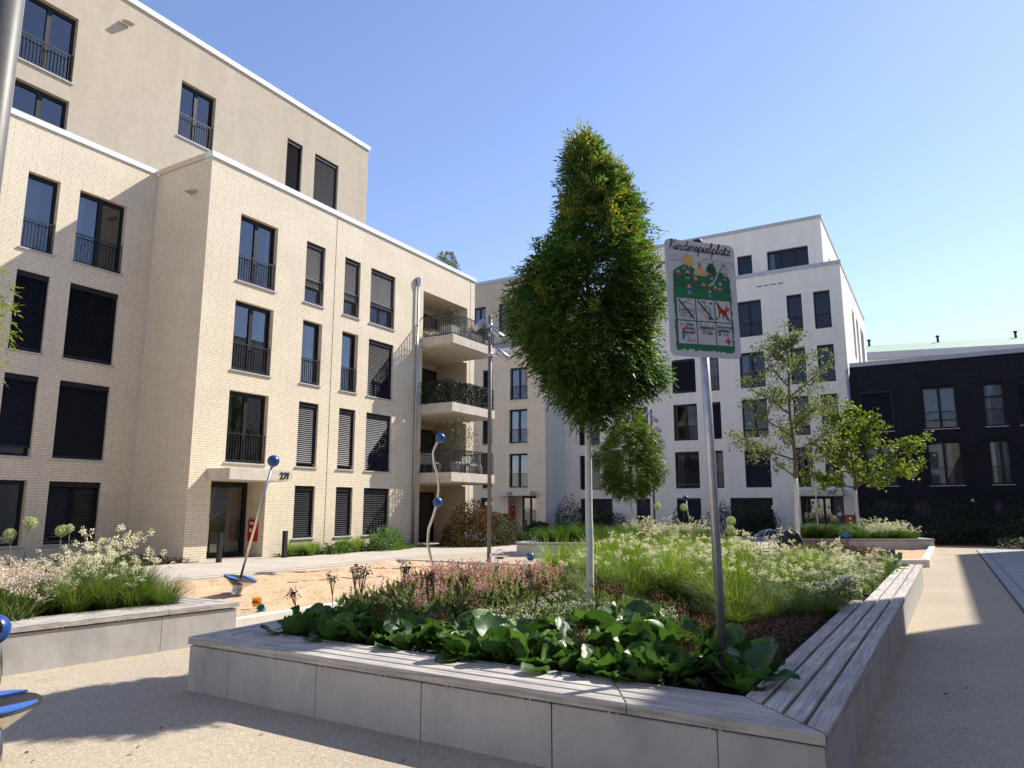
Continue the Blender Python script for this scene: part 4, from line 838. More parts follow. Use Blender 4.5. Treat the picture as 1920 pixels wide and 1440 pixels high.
clumps('bright', spread(16, [(-4.0, 9.3), (-1.9, 9.0), (-1.8, 13), (-4.2, 13.4)], .5, G), SZ, 'bright green arching grass between the cream flowers of the long planter', 'bright grass between the cream flowers', G, (1.0, 1.35))
clumps('bare', [(-3.15, 7.75), (-1.75, 8.45), (-1.45, 8.9), (-2.2, 8.5), (-1.95, 7.9), (-1.25, 9.3), (-3.6, 8.2)], SZ, 'fine leaved olive grass tuft without flowers beside the brown dry patch', 'fine grass tufts beside the brown patch', G)
clumps('white', spread(14, [(-2.6, 12.2), (-.95, 11.6), (-.9, 15.2), (-2.6, 15.0)], .33, G), SZ, 'clump with dense small white flowers along the sunlit bench', 'white flowered clumps along the sunlit bench', G, (.8, 1.1), 'flower', 'flowering_clump')
clumps('sedge', spread(7, [(-9.2, 4.7), (-8.6, 4.8), (-8.4, 5.7), (-9.2, 5.8)], .34, G), SZ, 'arching grass clump with cream tufts in the planter behind the near spinner', 'cream flowered grass in the planter behind the near spinner', G)
clumps('sedged', spread(7, [(-10.0, 5.0), (-9.0, 5.0), (-8.9, 5.9), (-10.0, 5.9)], .34, G), SZ, 'grass clump with tall cream tufts against the shaded brick wing', 'tall cream tufted grass before the brick wing', G, (.85, 1.15))
clumps('pinkw', spread(56, [(-12.4, 2.2), (-8.8, 2.0), (-8.6, 4.4), (-9.2, 5.0), (-12.4, 5.4)], .28, G), SZ, 'low clump with pale pink flowers in the planter behind the near spinner', 'pale pink flowers in the planter behind the near spinner', G, (1.1, 1.5), 'flower', 'flowering_clump')
clumps('sedged', [(-9.3, 5.5), (-9.0, 5.75), (-9.6, 5.6), (-9.15, 5.2)], SZ, 'tallest cream tufted grass in the planter behind the near spinner', 'tallest cream tufted grass behind the near spinner', G, (1.25, 1.45))
clumps('bare', [(-8.55, 5.2), (-8.25, 5.75), (-8.5, 5.75)], SZ, 'fine arching grass tuft leaning over the sunlit bench top', 'fine grass tufts by the sunlit bench top', G, (.9, 1.2))
clumps('deep', spread(26, [(-12.0, 22.4), (-9.2, 23.8), (-9.6, 25.2), (-12.2, 25.0)], .36, G), SZ, 'deep green grass in the planter by the lamp mast', 'deep green grass in the planter by the lamp mast', G, (1.0, 1.3))
clumps('sedged', spread(22, [(-9.4, 24.2), (-7.2, 25.0), (-7.6, 28.4), (-10.8, 27.4)], .4, G), SZ, 'cream flowered clump around the small round tree', 'cream flowered clumps around the small round tree', G, (1.0, 1.35), 'flower', 'flowering_clump')
clumps('pinkw', spread(18, [(-10.9, 25.4), (-8.0, 25.0), (-8.2, 29.5), (-12, 28.6)], .4, G), SZ, 'pale pink flowering clump around the small round tree', 'pale pink clumps around the small round tree', G, (1.1, 1.5), 'flower', 'flowering_clump')
clumps('deep', spread(24, [(-4.8, 29.6), (-2.7, 30.7), (-3.3, 32.2), (-5.3, 31.3)], .32, G), SZ, 'deep green grass in front of entrance 27d', 'deep green grass in front of entrance 27d', G, (.95, 1.15))
clumps('white', spread(18, [(-2.6, 30.8), (-.9, 31.7), (-1.6, 33.7), (-3.1, 32.6)], .34, G), SZ, 'white flowered clump at the far planter bench', 'white flowered clumps at the far planter bench', G, (1.0, 1.5), 'flower', 'flowering_clump')
clumps('bright', [(-18.95, y) for y in (17.6, 18.0, 18.4, 18.8, 20.2, 20.6, 21.0)] + [(-18.6, 18.2), (-18.6, 20.4)], .01, 'yellow green grass tuft at the foot of the sunlit brick wall', 'grass tufts at the foot of the sunlit brick wall', G, (.75, 1.0))
clumps('bare', spread(8, [(-17.3, 30.6), (-16.4, 30.8), (-19, 33), (-20, 32)], .4, G), .01, 'grass tuft beside the path to the tan building', 'grass tufts beside the path to the tan building', G)

# alliums
def allium(label, x, y, z0, zh, r, seed, bend=.05):
    r_ = np.random.default_rng(seed); t = thing('allium', label, 'flower', (x, y, z0)); h = zh - z0; a = r_.uniform(0, 6.28); bx, by = math.cos(a) * bend, math.sin(a) * bend
    put('stem', MB().tube([(-bx * 1.5, -by * 1.5, 0), (-bx * .7, -by * .7, h * .5), (0, 0, h)], .006, 6).mesh('stem', M['stem']), t)
    d = rdir(420, r_); c = d * r * r_.uniform(.82, 1.0, (420, 1)); Q1 = leafq(c, rdir(420, r_), d, r * .3, r * .2, .5); Q2 = leafq(d * 0, d, rdir(420, r_), np.full(420, r * .95), np.full(420, .0018), .5)
    put('flower_head', qmesh('flower_head', np.concatenate([Q1, Q2]) + np.array((0, 0, h)), M['allium']), t)
for i, (x, y, z, r, l) in enumerate([(-10.05, 4.77, 1.29, .07, 'green allium ball in front of the dark edge window of the brick wing'), (-9.97, 4.95, 1.42, .078, 'tallest allium ball with a bent dark stem against the brick wing'), (-9.81, 5.26, 1.32, .073, 'allium ball before the closed ground floor blind, larger of a pair'), (-9.77, 5.33, 1.35, .055, 'smaller allium ball just behind another before the closed blind'),
    (-8.85, 25.4, 1.66, .13, 'pale allium ball before the white wall beside the second lamp mast'), (-8.1, 26.1, 1.62, .13, 'pale allium ball next to the leaning pole with a ball'), (-4.0, 16.2, 1.32, .1, 'upper allium ball of the pair beside the sign post'), (-3.92, 15.8, 1.14, .1, 'lower allium ball of the pair beside the sign post'),
    (-4.1, 30.0, 1.5, .13, 'pale allium ball before the glass door of 27d'), (-3.62, 30.3, 1.2, .125, 'lower allium ball before the intercom panel of 27d'), (-2.3, 32.4, 1.1, .06, 'tiny allium ball before the dark brick wall')]):
    allium(l, x, y, .37, z, r, 200 + i, .05 if i != 1 else .12)

# bergenias
def berg_mesh(seed):
    r_ = np.random.default_rng(seed); b = MB(); nl = int(r_.integers(9, 13))
    for k in range(nl):
        a = k * 2.4 + r_.normal() * .3; tilt = r_.uniform(.35, 1.4); Ll = r_.uniform(.15, .25); Wd = Ll * r_.uniform(.85, 1.08); pet = r_.uniform(.06, .2)
        o = Vector((math.cos(a), math.sin(a), 0)); sd = Vector((-math.sin(a), math.cos(a), 0)); up = Vector((0, 0, 1)); d0 = (o * math.sin(tilt * .8) + up * math.cos(tilt * .8)); base = o * .02 + d0 * pet; d = (o * math.sin(tilt) + up * math.cos(tilt)).normalized(); nr = d.cross(sd) * -1
        if nr.z < 0: nr = -nr
        cup = r_.uniform(.02, .4); wav = r_.uniform(.006, .02); ph = r_.uniform(0, 6.28); roll = r_.uniform(-.5, .9); nu, nv = 6, 6; vs = []
        for i in range(nu + 1):
            t = i / nu; tt = t ** .85; wd = Wd / 2 * max(.05, 1 - (2 * tt - 1) ** 2) ** .5
            if i == nu: wd = Wd * .17
            for j in range(nv + 1):
                s = j / nv * 2 - 1; z = cup * wd * s * s - roll * Ll * .5 * t * t + wav * math.sin(ph + 7 * t + 4.5 * s) * (s * s + t * t) - .006 * (1 if j == 3 else 0) + .004 * math.cos(t * 22 + abs(s) * 6)
                vs.append(base + d * (t * Ll) + sd * (s * wd) + nr * z)
        b.add(vs, [(i * (nv + 1) + j, (i + 1) * (nv + 1) + j, (i + 1) * (nv + 1) + j + 1, i * (nv + 1) + j + 1) for i in range(nu) for j in range(nv)], 0, True)
        b.tube([(0, 0, 0), tuple(base * .5), tuple(base)], .006, 5)
    return b.mesh('bergenia', M['berg'])
BM = [berg_mesh(300 + i) for i in range(6)]
def bergs(pts, z, label, group, sc=(.85, 1.25)):
    for x, y in pts:
        if abs(x + 1.47) < .17 and 4.9 < y < 5.6: continue          # the sign post stands clear of the leaves
        s = G.uniform(*sc); o = put('bergenia', BM[int(G.integers(0, 6))], None, (x, y, z), G.uniform(0, 6.28)); o.scale = (s, s, s); tag(o, label, 'plant', group)
bergs(spread(30, [(-5.5, 5.05), (-3.3, 4.97), (-3.2, 5.75), (-5.5, 6.1)], .2, G), SZ, 'broad leaved plant in the shaded front row of the long planter by its sharp corner', 'broad leaved plants by the sharp corner of the long planter', (.75, 1.05))
bergs(spread(44, [(-3.3, 4.97), (-1.36, 4.97), (-1.33, 5.75), (-2.2, 6.5), (-3.3, 6.2)], .2, G), SZ, 'broad leaved plant in the front row of the long planter near the sign post', 'broad leaved plants near the sign post', (.9, 1.25))
bergs([(-1.24, 5.22), (-1.22, 5.5), (-1.72, 5.06), (-1.95, 5.05)], SZ, 'broad leaved plant beside the foot of the sign post in the bench corner', 'broad leaved plants at the foot of the sign post', (.8, 1.0))
bergs(spread(7, [(-1.4, 15.6), (-.95, 15.6), (-.95, 17.1), (-1.5, 17.1)], .3, G), SZ, 'broad leaved plant at the far bench end of the long planter', 'broad leaved plants at the far bench end')

# seed heads
def seed_stalk(label, group, x, y, h, m, r, seed, k=14, wide=.05):
    r_ = np.random.default_rng(seed); t = thing('seed_stalk', label, 'plant', (x, y, SZ), 0, group); b = MB(); tip = []
    lx, ly = r_.normal() * .05, r_.normal() * .05
    for i in range(5):
        a = i * 1.26 + r_.normal() * .2; e = Vector((lx + math.cos(a) * wide, ly + math.sin(a) * wide, h - r_.uniform(0, .05))); b.tube([(0, 0, 0), (lx * .6, ly * .6, h * .55), tuple(e)], .004, 5); tip.append(tuple(e))
    put('stem', b.mesh('stem', M['drystem']), t); c = np.array(tip); put('seed_head', qmesh('seed_head', puffs(c, (r, r, r * 1.2), k, .02, r_), M[m]), t)
for i, (x, y, h, wd) in enumerate([(-6.02, 5.8, .30, .03), (-5.85, 6.1, .42, .04), (-5.75, 6.35, .48, .04), (-5.4, 6.0, .5, .05), (-5.25, 6.6, .5, .05), (-5.5, 6.75, .46, .05), (-4.75, 6.3, .45, .04), (-4.55, 6.7, .42, .04), (-5.0, 6.9, .42, .05), (-3.85, 7.0, .48, .04), (-5.9, 6.6, .4, .05)]):
    seed_stalk('dark dry flower stalk with clustered seed pods near the sharp planter corner', 'dark dry stalks near the sharp planter corner', x, y, h * 1.22, 'seedd', .02, 400 + i, 20, wd * .8)
for i, (x, y, h) in enumerate([(-4.5, 5.35, .26), (-3.75, 5.6, .3), (-3.4, 6.1, .42), (-3.9, 5.35, .22), (-3.2, 5.45, .25), (-2.9, 6.4, .4), (-2.45, 5.15, .24), (-2.75, 6.6, .36), (-1.62, 5.2, .24), (-1.75, 5.8, .26), (-3.0, 7.0, .34), (-2.5, 6.9, .3), (-2.1, 6.5, .28)]):
    seed_stalk('brown dry seed head standing between the broad leaved plants', 'brown seed heads between the broad leaved plants', x, y, h * 1.4, 'seed', .03, 420 + i, 30, .03)

# persicaria spikes
def spike_kind(seed, m, n=16, h=(.2, .36), rad=.2):
    r_ = np.random.default_rng(seed); Q = []; lv = []
    for k in range(n):
        a = r_.uniform(0, 6.28); rr = rad * r_.uniform(0, 1) ** .5; hh = r_.uniform(*h); x, y = math.cos(a) * rr, math.sin(a) * rr; z = np.linspace(hh * .4, hh, 26)
        c = np.stack([x + 0 * z, y + 0 * z, z], 1) + r_.normal(size=(26, 3)) * np.array((.003, .003, .003)); d = unit(np.stack([r_.normal(size=26), r_.normal(size=26), 0 * z + 1.2], 1)); Q.append(leafq(c, d, rdir(26, r_), np.full(26, .026), np.full(26, .014), .5))
    p = np.stack([r_.normal(size=200) * rad * .45, r_.normal(size=200) * rad * .45, r_.uniform(.02, h[0] * .8, 200)], 1); lq = leafq(p, unit(r_.normal(size=(200, 3)) + np.array((0, 0, .6))), rdir(200, r_), np.full(200, .17), np.full(200, .04))
    return qmesh('spike_plant', lq, M['cover']), qmesh('flower_spike', np.concatenate(Q), M[m])
SK = [spike_kind(500 + i, 'pinkf') for i in range(3)]; SD = [spike_kind(510 + i, 'darkf') for i in range(2)]
def spikes(pts, kinds, label, group, sc=(.9, 1.25)):
    for x, y in pts:
        a, b_ = kinds[int(G.integers(0, len(kinds)))]; s = G.uniform(*sc); o = put('spike_plant', a, None, (x, y, SZ), G.uniform(0, 6.28)); o.scale = (s, s, s); tag(o, label, 'flower', group); put('blossom', b_, o)
spikes(spread(32, [(-6.0, 7.3), (-4.4, 7.7), (-4.3, 9.7), (-6.4, 9.7)], .25, G), SK, 'clump of upright pink flower spikes beside the sand pit edge of the long planter', 'pink spike clumps in the long planter', (1.15, 1.5))
spikes(spread(10, [(-5.9, 6.3), (-4.6, 6.7), (-4.4, 7.6), (-6.0, 7.5)], .3, G), SD + SK[:1], 'clump of dark withered flower spikes among the dry stalks', 'dark spike clumps in the long planter')
spikes(spread(10, [(-3.6, 15.6), (-2.2, 15.8), (-2.0, 17.0), (-3.9, 16.6)], .35, G), SK, 'clump of pale pink spikes at the far end of the long planter', 'pink spike clumps at the far planter end', (1.0, 1.4))
spikes(spread(9, [(-2.1, 14.6), (-1.1, 14.6), (-1.1, 16.0), (-2.1, 16.2)], .3, G), SK, 'clump of pale pink spikes by the sunlit far bench', 'pink spike clumps by the sunlit far bench', (.9, 1.2))

# ground cover: nobody could count it
def cover(name, label, poly, z, n, hgt, ls, m, nf, fs, fm, seed):
    r_ = np.random.default_rng(seed); p2 = inpoly(n, poly, r_); k = r_.normal(size=(10, 2)) * 5; ph = r_.uniform(0, 6.28, 10)
    hm = hgt * np.clip(.62 + .28 * sum(np.sin(p2 @ k[i] + ph[i]) for i in range(10)) / 3, .15, 1.1); zz = z + hm * r_.uniform(.15, 1, n) ** .5; p = np.c_[p2, zz]
    Q = leafq(p, unit(r_.normal(size=(n, 3)) + np.array((0, 0, .35))), unit(r_.normal(size=(n, 3)) + np.array((0, 0, 1.2))), ls * r_.uniform(.6, 1.2, n), ls * .6 * r_.uniform(.6, 1.2, n), .5); ms = [M[m]]; mi = np.zeros(len(Q))
    if nf:
        ix = r_.integers(0, n, nf); c = np.c_[p2[ix], z + hm[ix] + .02]; F_ = puffs(c, (.014, .014, .01), 5, fs, r_); Q = np.concatenate([Q, F_]); mi = np.r_[mi, np.ones(len(F_))]; ms.append(M[fm])
    return tag(put(name, qmesh(name, Q, ms, mi)), label, 'ground cover', None, 'stuff')
cover('ground_cover', 'low pale flowering ground cover around the tree trunk in the long planter', [(-5.0, 6.6), (-3.2, 6.5), (-2.3, 7.2), (-2.6, 8.4), (-4.3, 9.0), (-5.6, 8.0)], SZ, 9000, .2, .05, 'cover', 1100, .016, 'whitef', 601)
cover('ground_cover', 'dense white flowered ground cover spilling towards the sunlit bench', [(-2.5, 9.9), (-1.02, 9.4), (-.92, 14.2), (-2.2, 14.4)], SZ, 12000, .36, .05, 'cover', 2600, .017, 'whitef', 602)
cover('dry_ground_cover', 'brown dried up ground cover inside the bench corner', [(-2.7, 6.5), (-1.24, 5.9), (-1.22, 8.9), (-2.0, 8.9), (-2.9, 7.7)], SZ, 15000, .15, .04, 'dry', 0, .01, 'dry', 603)
cover('dry_ground_cover', 'rusty brown withered flowers at the far end of the long planter', [(-2.4, 15.7), (-1.3, 15.9), (-1.0, 17.3), (-1.6, 17.6), (-3.0, 17.0)], SZ, 6000, .5, .05, 'dry', 700, .02, 'photired', 604)
cover('ground_cover', 'leafy undergrowth filling the long planter between the grasses', [(-6.6, 9.6), (-4.4, 8.4), (-2.2, 8.6), (-1.5, 9.4), (-2.6, 15.6), (-6.7, 15.6)], SZ, 9000, .2, .08, 'cover', 0, .01, 'whitef', 605)
cover('ground_cover', 'pale pink blossom carpet in the planter behind the near spinner', [(-12.4, 1.6), (-9.3, 1.6), (-8.9, 5.2), (-12.5, 5.6)], SZ, 9000, .25, .06, 'cover', 1500, .018, 'palepink', 606)
cover('ground_cover', 'leafy undergrowth around the small round tree', [(-12.2, 22.2), (-7.2, 24.8), (-7.7, 30.5), (-13.6, 29)], SZ, 7000, .3, .1, 'cover', 900, .03, 'creamf', 607)
cover('dry_ground_cover', 'low brown green creeping plants before the shaded brick wing', [(-21.5, 9), (-19.7, 9), (-19.35, 14.2), (-22.2, 14.0)], .01, 7000, .16, .07, 'dry', 0, .01, 'dry', 608)
cover('ground_cover', 'low creeping greenery along the sunlit brick wall', [(-19.5, 17.4), (-18.75, 17.4), (-18.6, 24.7), (-19.5, 24.9)], .01, 3500, .14, .08, 'cover', 0, .01, 'whitef', 609)
for i, (x, y, h) in enumerate([(-5.85, 7.4, .26), (-6.05, 6.7, .22)]):
    t = thing('poppy', 'single red poppy among the dark spikes' if i == 0 else 'smaller red poppy beside the tallest dry stalk', 'flower', (x, y, SZ)); put('stem', MB().tube([(0, 0, 0), (.01, 0, h)], .003, 5).mesh('stem', M['stem']), t)
    b = MB()
    for k in range(5): a = k * 1.257; c = Vector((.01 + math.cos(a) * .022, math.sin(a) * .022, h + .008)); b.add([c + Vector((math.cos(a + q) * .02, math.sin(a + q) * .02, .012 * math.cos(q))) for q in np.arange(8) * .785], [tuple(range(8))])
    put('petals', b.mesh('petals', M['orange']), t)

lr_ = np.random.default_rng(71); n_ = 90; lp_ = np.c_[lr_.uniform(-7.5, .8, n_), lr_.uniform(2.2, 13, n_), np.full(n_, .012)]; lp_ = lp_[(lp_[:, 1] < 4.2) | (lp_[:, 0] > -.4)]; n_ = len(lp_)
tag(put('leaf_litter', qmesh('leaf_litter', leafq(lp_, unit(np.c_[lr_.normal(size=(n_, 2)), lr_.normal(size=n_) * .12]), unit(np.c_[lr_.normal(size=(n_, 2)) * .3, np.ones(n_)]), lr_.uniform(.03, .07, n_), lr_.uniform(.012, .03, n_)), M['dry'])), 'scattered dry fallen leaves on the paving around the long planter', 'leaf litter', None, 'stuff')
# ------------------------------------------------------------------ playground sign
GL = {'K': (.62, [[(.12, 0), (.2, 1)], [(.0, .92), (.3, 1.0)], [(.6, 1.02), (.16, .45), (.62, .0)]]), 'i': (.26, [[(0, .1), (.1, .5), (.08, .05), (.16, 0), (.26, .12)], [(.13, .7), (.15, .74)]]), 'n': (.5, [[(0, .1), (.06, .5), (.06, 0)], [(.06, .33), (.22, .5), (.32, .42), (.31, .06), (.38, 0), (.5, .12)]]),
 'd': (.5, [[(.36, .42), (.22, .5), (.06, .36), (.06, .12), (.18, 0), (.34, .16), (.4, 1.0)], [(.36, .3), (.36, .05), (.42, 0), (.5, .1)]]), 'e': (.38, [[(0, .14), (.2, .28), (.28, .42), (.18, .5), (.07, .32), (.08, .08), (.2, 0), (.38, .14)]]), 'r': (.36, [[(0, .1), (.08, .55), (.14, .44), (.28, .44), (.24, .08), (.36, .08)]]),
 's': (.34, [[(0, .05), (.16, .52), (.26, .2), (.18, 0), (.04, .06)], [(.18, 0), (.34, .1)]]), 'p': (.46, [[(0, .12), (.1, .5), (.02, -.45)], [(.08, .36), (.22, .5), (.36, .36), (.3, .06), (.16, .0), (.07, .1)], [(.3, .06), (.46, .12)]]), 'l': (.3, [[(0, .12), (.2, .7), (.22, 1.0), (.13, .95), (.08, .3), (.13, 0), (.3, .12)]]),
 'a': (.46, [[(.32, .44), (.2, .5), (.05, .34), (.05, .1), (.16, 0), (.3, .18), (.34, .48), (.32, .06), (.38, 0), (.46, .1)]]), 't': (.34, [[(0, .12), (.14, .85), (.1, .1), (.18, 0), (.34, .12)], [(-.02, .6), (.28, .62)]]), 'z': (.42, [[(0, .46), (.3, .5), (.02, .02), (.4, .06)], [(.06, .26), (.3, .28)]]),
 'S': (.55, [[(.5, .9), (.3, 1.0), (.14, .8), (.34, .5), (.36, .16), (.16, 0), (.0, .12)]]), 'c': (.36, [[(.28, .42), (.16, .5), (.05, .3), (.07, .06), (.18, 0), (.36, .12)]]), 'h': (.46, [[(0, .1), (.14, 1.0), (.06, .0)], [(.07, .3), (.22, .5), (.3, .4), (.28, .05), (.46, .12)]]), 'u': (.46, [[(0, .14), (.06, .5), (.07, .06), (.18, 0), (.32, .2), (.34, .5), (.33, .05), (.46, .12)]]),
 'k': (.44, [[(0, .1), (.14, 1.0), (.06, 0)], [(.32, .5), (.1, .26), (.3, 0), (.44, .12)]]), 'g': (.44, [[(.32, .44), (.18, .5), (.05, .3), (.14, .04), (.3, .2), (.34, .48), (.28, -.4), (.1, -.42), (.3, 0), (.44, .12)]]), '!': (.2, [[(.1, .28), (.14, 1.0)], [(.09, .0), (.1, .05)]]), '-': (.3, [[(.02, .3), (.26, .32)]]),
 '2': (.45, [[(.04, .78), (.18, 1.0), (.34, .84), (.22, .42), (.02, .02), (.4, .04)]]), '0': (.45, [[(.2, 1.0), (.05, .7), (.06, .2), (.2, 0), (.35, .25), (.36, .75), (.2, 1.0)]]), 'U': (.6, [[(.05, 1.0), (.06, .25), (.2, 0), (.42, .15), (.5, 1.0), (.46, .05), (.6, .08)]]), ' ': (.25, [])}
def ribbon(b, pts, w, y, mi=0):
    P_ = [np.array(p, float) for p in pts]
    if len(P_) > 3:   # smooth the stroke
        Q = []
        for i in range(len(P_) - 1):
            p0, p1, p2, p3 = P_[max(0, i - 1)], P_[i], P_[i + 1], P_[min(len(P_) - 1, i + 2)]
            for t in np.arange(4) / 4: Q.append(.5 * (2 * p1 + (p2 - p0) * t + (2 * p0 - 5 * p1 + 4 * p2 - p3) * t * t + (3 * p1 - p0 - 3 * p2 + p3) * t ** 3))
        P_ = Q + [P_[-1]]
    v = []
    for i, p in enumerate(P_):
        d = P_[min(i + 1, len(P_) - 1)] - P_[max(i - 1, 0)]; d = d / max(1e-9, np.linalg.norm(d)); n = np.array((-d[1], d[0])) * w / 2; v += [(p[0] - n[0], y, p[1] - n[1]), (p[0] + n[0], y, p[1] + n[1])]
    b.add(v, [(2 * i, 2 * i + 2, 2 * i + 3, 2 * i + 1) for i in range(len(P_) - 1)], mi)
def script(b, txt, u, v, size, w, y, slope=0., sx=1., slant=.18):
    x = u
    for ch in txt:
        adv, st = GL[ch]
        for s in st: ribbon(b, [(x + (p[0] + slant * p[1]) * size * sx, v + p[1] * size + (x - u + p[0] * size) * slope) for p in s], w, y)
        x += adv * size * sx
    return x
def disc(b, c, r, y, mi=0, n=16, ry=None):
    return b.add([(c[0] + r * math.cos(2 * math.pi * k / n), y, c[1] + (ry or r) * math.sin(2 * math.pi * k / n)) for k in range(n)], [tuple(range(n))], mi)
def poly(b, pts, y, mi=0): return b.add([(p[0], y, p[1]) for p in pts], [tuple(range(len(pts)))], mi)
sg = thing('playground_sign', 'white and green playground sign on a galvanised post in the bench corner', 'sign', (-1.5, 5.46, .37))
put('pole', MB().tube([(.045, .03, -.1), (.0, .0, 3.31)], .034, 16).mesh('pole', M['steel']), sg)
put('cap', MB().lathe([(.035, 3.30), (.037, 3.302), (.037, 3.335), (.002, 3.345)], (0, 0, 0), 16).mesh('cap', M['black']), sg)
SW, SH = .6, .92; SDX, SDY = .643, .766
mplate = mottled('sign enamel', (.60, .62, .66), (.64, .66, .70), 3, .35, 0)
rc = []
for cx, cz, a0 in ((SW - .045, .045, -90), (SW - .045, SH - .045, 0), (.045, SH - .045, 90), (.045, .045, 180)):
    for k in range(7): a = R(a0 + 15 * k); rc.append((cx + .045 * math.cos(a), cz + .045 * math.sin(a)))
n = len(rc); pb = MB().add([(x, 0, z) for x, z in rc] + [(x, .004, z) for x, z in rc], [tuple(range(n)), tuple(reversed(range(n, 2 * n)))] + [((i + 1) % n, i, n + i, n + (i + 1) % n) for i in range(n)])
ang = math.atan2(SDY, SDX)
plate = put('sign_plate', pb.mesh('sign_plate', mplate), sg, Vector((-.035, .0, 2.37)) + Vector((SDY, -SDX, 0)) * .085 - Vector((SDX, SDY, 0)) * SW * .5, ang)
plate.rotation_euler = (0, R(-1.2), ang); plate.scale = (1.06, 1, 1)
put('clamp', MB().box((.2, .005, .12), (.4, .05, .16)).box((.2, .005, .74), (.4, .05, .78)).mesh('clamp', M['steel']), plate)
K_ = {k: mat('sign ' + k, c, .45) for k, c in dict(ink=(.012, .012, .02), green=(.015, .17, .07), dgreen=(.02, .11, .03), cell=(.58, .60, .64), sun=(.75, .5, .12), sand=(.70, .5, .25), red=(.5, .03, .03), blue=(.05, .13, .42), skin=(.65, .45, .36), brown=(.16, .07, .03), grey=(.36, .38, .4), pale=(.6, .62, .55)).items()}
MS = list(K_.values()); KI = {k: i for i, k in enumerate(K_)}
def mark(nm, b): return put(nm, b.mesh(nm, MS), plate)
r_ = np.random.default_rng(8)
b = MB(); e = [(.06, .645), (.06, .665), (.09, .69), (.13, .715), (.18, .73), (.215, .72), (.25, .69), (.29, .665), (.33, .66), (.37, .665), (.41, .675), (.44, .69), (.47, .688), (.51, .67), (.54, .645)]; e = e[::-1]
lft = [(.048 + r_.uniform(0, .012), z) for z in np.linspace(.63, .07, 34)]; bt = [(x, .05 + r_.uniform(-.012, .012)) for x in np.linspace(.06, .54, 30)]; rt = [(.552 - r_.uniform(0, .012), z) for z in np.linspace(.07, .63, 34)]
poly(b, e + lft + bt + rt, -.0012, KI['green'])
mark('meadow_drawing', b)
b = MB(); script(b, 'Kinderspielplatz', .03, .84, .082, .0075, -.0040, -.012, 1.03); b.mi = [KI['ink']] * len(b.f); mark('title_lettering', b)
b = MB()
for k in range(16): a = k * math.pi / 8 + .1; c = (.19, .762); rr = .075 if k % 2 == 0 else .058; poly(b, [(c[0] + math.cos(a) * rr, c[1] + math.sin(a) * rr), (c[0] + math.cos(a + .16) * .036, c[1] + math.sin(a + .16) * .036), (c[0] + math.cos(a - .16) * .036, c[1] + math.sin(a - .16) * .036)], -.0018, KI['sun'])
disc(b, (.19, .762), .034, -.0024, KI['sun'], 20); mark('sun_drawing', b)
b = MB()
for cx, cz, s in ((.085, .77, 1.), (.37, .77, .9), (.45, .765, 1.), (.55, .755, .7)): ribbon(b, [(cx - .045 * s, cz - .015), (cx - .05 * s, cz + .01), (cx - .02 * s, cz + .012), (cx, cz + .028 * s), (cx + .03 * s, cz + .012), (cx + .05 * s, cz), (cx + .03 * s, cz - .016), (cx - .02 * s, cz - .018), (cx - .045 * s, cz - .015)], .0022, -.0018, KI['ink'])
mark('cloud_drawing', b)
b = MB()
for cx, cz, rr in ((.37, .70, .03), (.40, .705, .028), (.385, .725, .03), (.41, .68, .02)): disc(b, (cx, cz), rr, -.0030 - .00005 * rr * 100, KI['dgreen'])
poly(b, [(.378, .62), (.398, .62), (.394, .69), (.382, .69)], -.0020, KI['brown']); mark('tree_drawing', b)
b = MB(); poly(b, [(.23, .66), (.25, .70), (.29, .73), (.32, .71), (.345, .665), (.345, .645), (.235, .648)], -.0030, KI['sand']); ribbon(b, [(.24, .65), (.26, .67), (.29, .655), (.32, .672), (.34, .65)], .002, -.0034, KI['ink']); mark('sand_heap_drawing', b)
b = MB(); ribbon(b, [(.47, .74), (.45, .70), (.42, .63), (.39, .59), (.355, .57)], .013, -.0030, KI['cell']); ribbon(b, [(.48, .74), (.455, .70), (.425, .63), (.395, .585)], .004, -.0036, KI['blue'])
for k in range(7): z = .53 + .03 * k; ribbon(b, [(.475, z), (.525, z)], .0025, -.0036, KI['ink'])
for x in (.475, .525): ribbon(b, [(x, .52), (x - .005, .73)], .003, -.0038, KI['ink'])
mark('slide_drawing', b)
b = MB()
for x in (.075, .135, .2, .265): ribbon(b, [(x, .54), (x, .66 - .02 * (x > .2))], .003, -.0030, KI['dgreen' if 0 else 'ink'])
for z in (.555, .585, .615): ribbon(b, [(.075, z), (.265, z - .01)], .0025, -.0034, KI['ink'])
mark('climbing_frame_drawing', b)
for (x, z, c1, c2, s) in ((.10, .645, 'red', 'skin', 1), (.18, .645, 'ink', 'red', 1), (.245, .60, 'red', 'cell', 1), (.185, .53, 'blue', 'red', 1.1), (.31, .56, 'red', 'skin', .9), (.285, .735, 'red', 'skin', .8), (.41, .545, 'red', 'blue', .9), (.455, .575, 'blue', 'red', 1), (.385, .615, 'blue', 'skin', .9), (.50, .655, 'blue', 'skin', .9), (.495, .745, 'blue', 'skin', .8), (.36, .51, 'blue', 'skin', .8), (.15, .715, 'blue', 'cell', .9)):
    b = MB(); disc(b, (x, z + .022 * s), .011 * s, -.0046, KI['skin']); poly(b, [(x - .012 * s, z - .016 * s), (x + .012 * s, z - .016 * s), (x + .007 * s, z + .012 * s), (x - .007 * s, z + .012 * s)], -.0044, KI[c1])
    disc(b, (x, z + .028 * s), .011 * s, -.0042, KI[c2 if c2 != 'skin' else 'ink'], 10, .008 * s)
    for sg_ in (-1, 1): ribbon(b, [(x + sg_ * .006 * s, z - .014 * s), (x + sg_ * .012 * s, z - .036 * s)], .006 * s, -.0044, KI['blue' if c1 == 'red' else 'cell']); ribbon(b, [(x + sg_ * .006 * s, z + .008 * s), (x + sg_ * .022 * s, z + .012 * s)], .005 * s, -.0044, KI['skin'])
    mark('child_drawing', b)
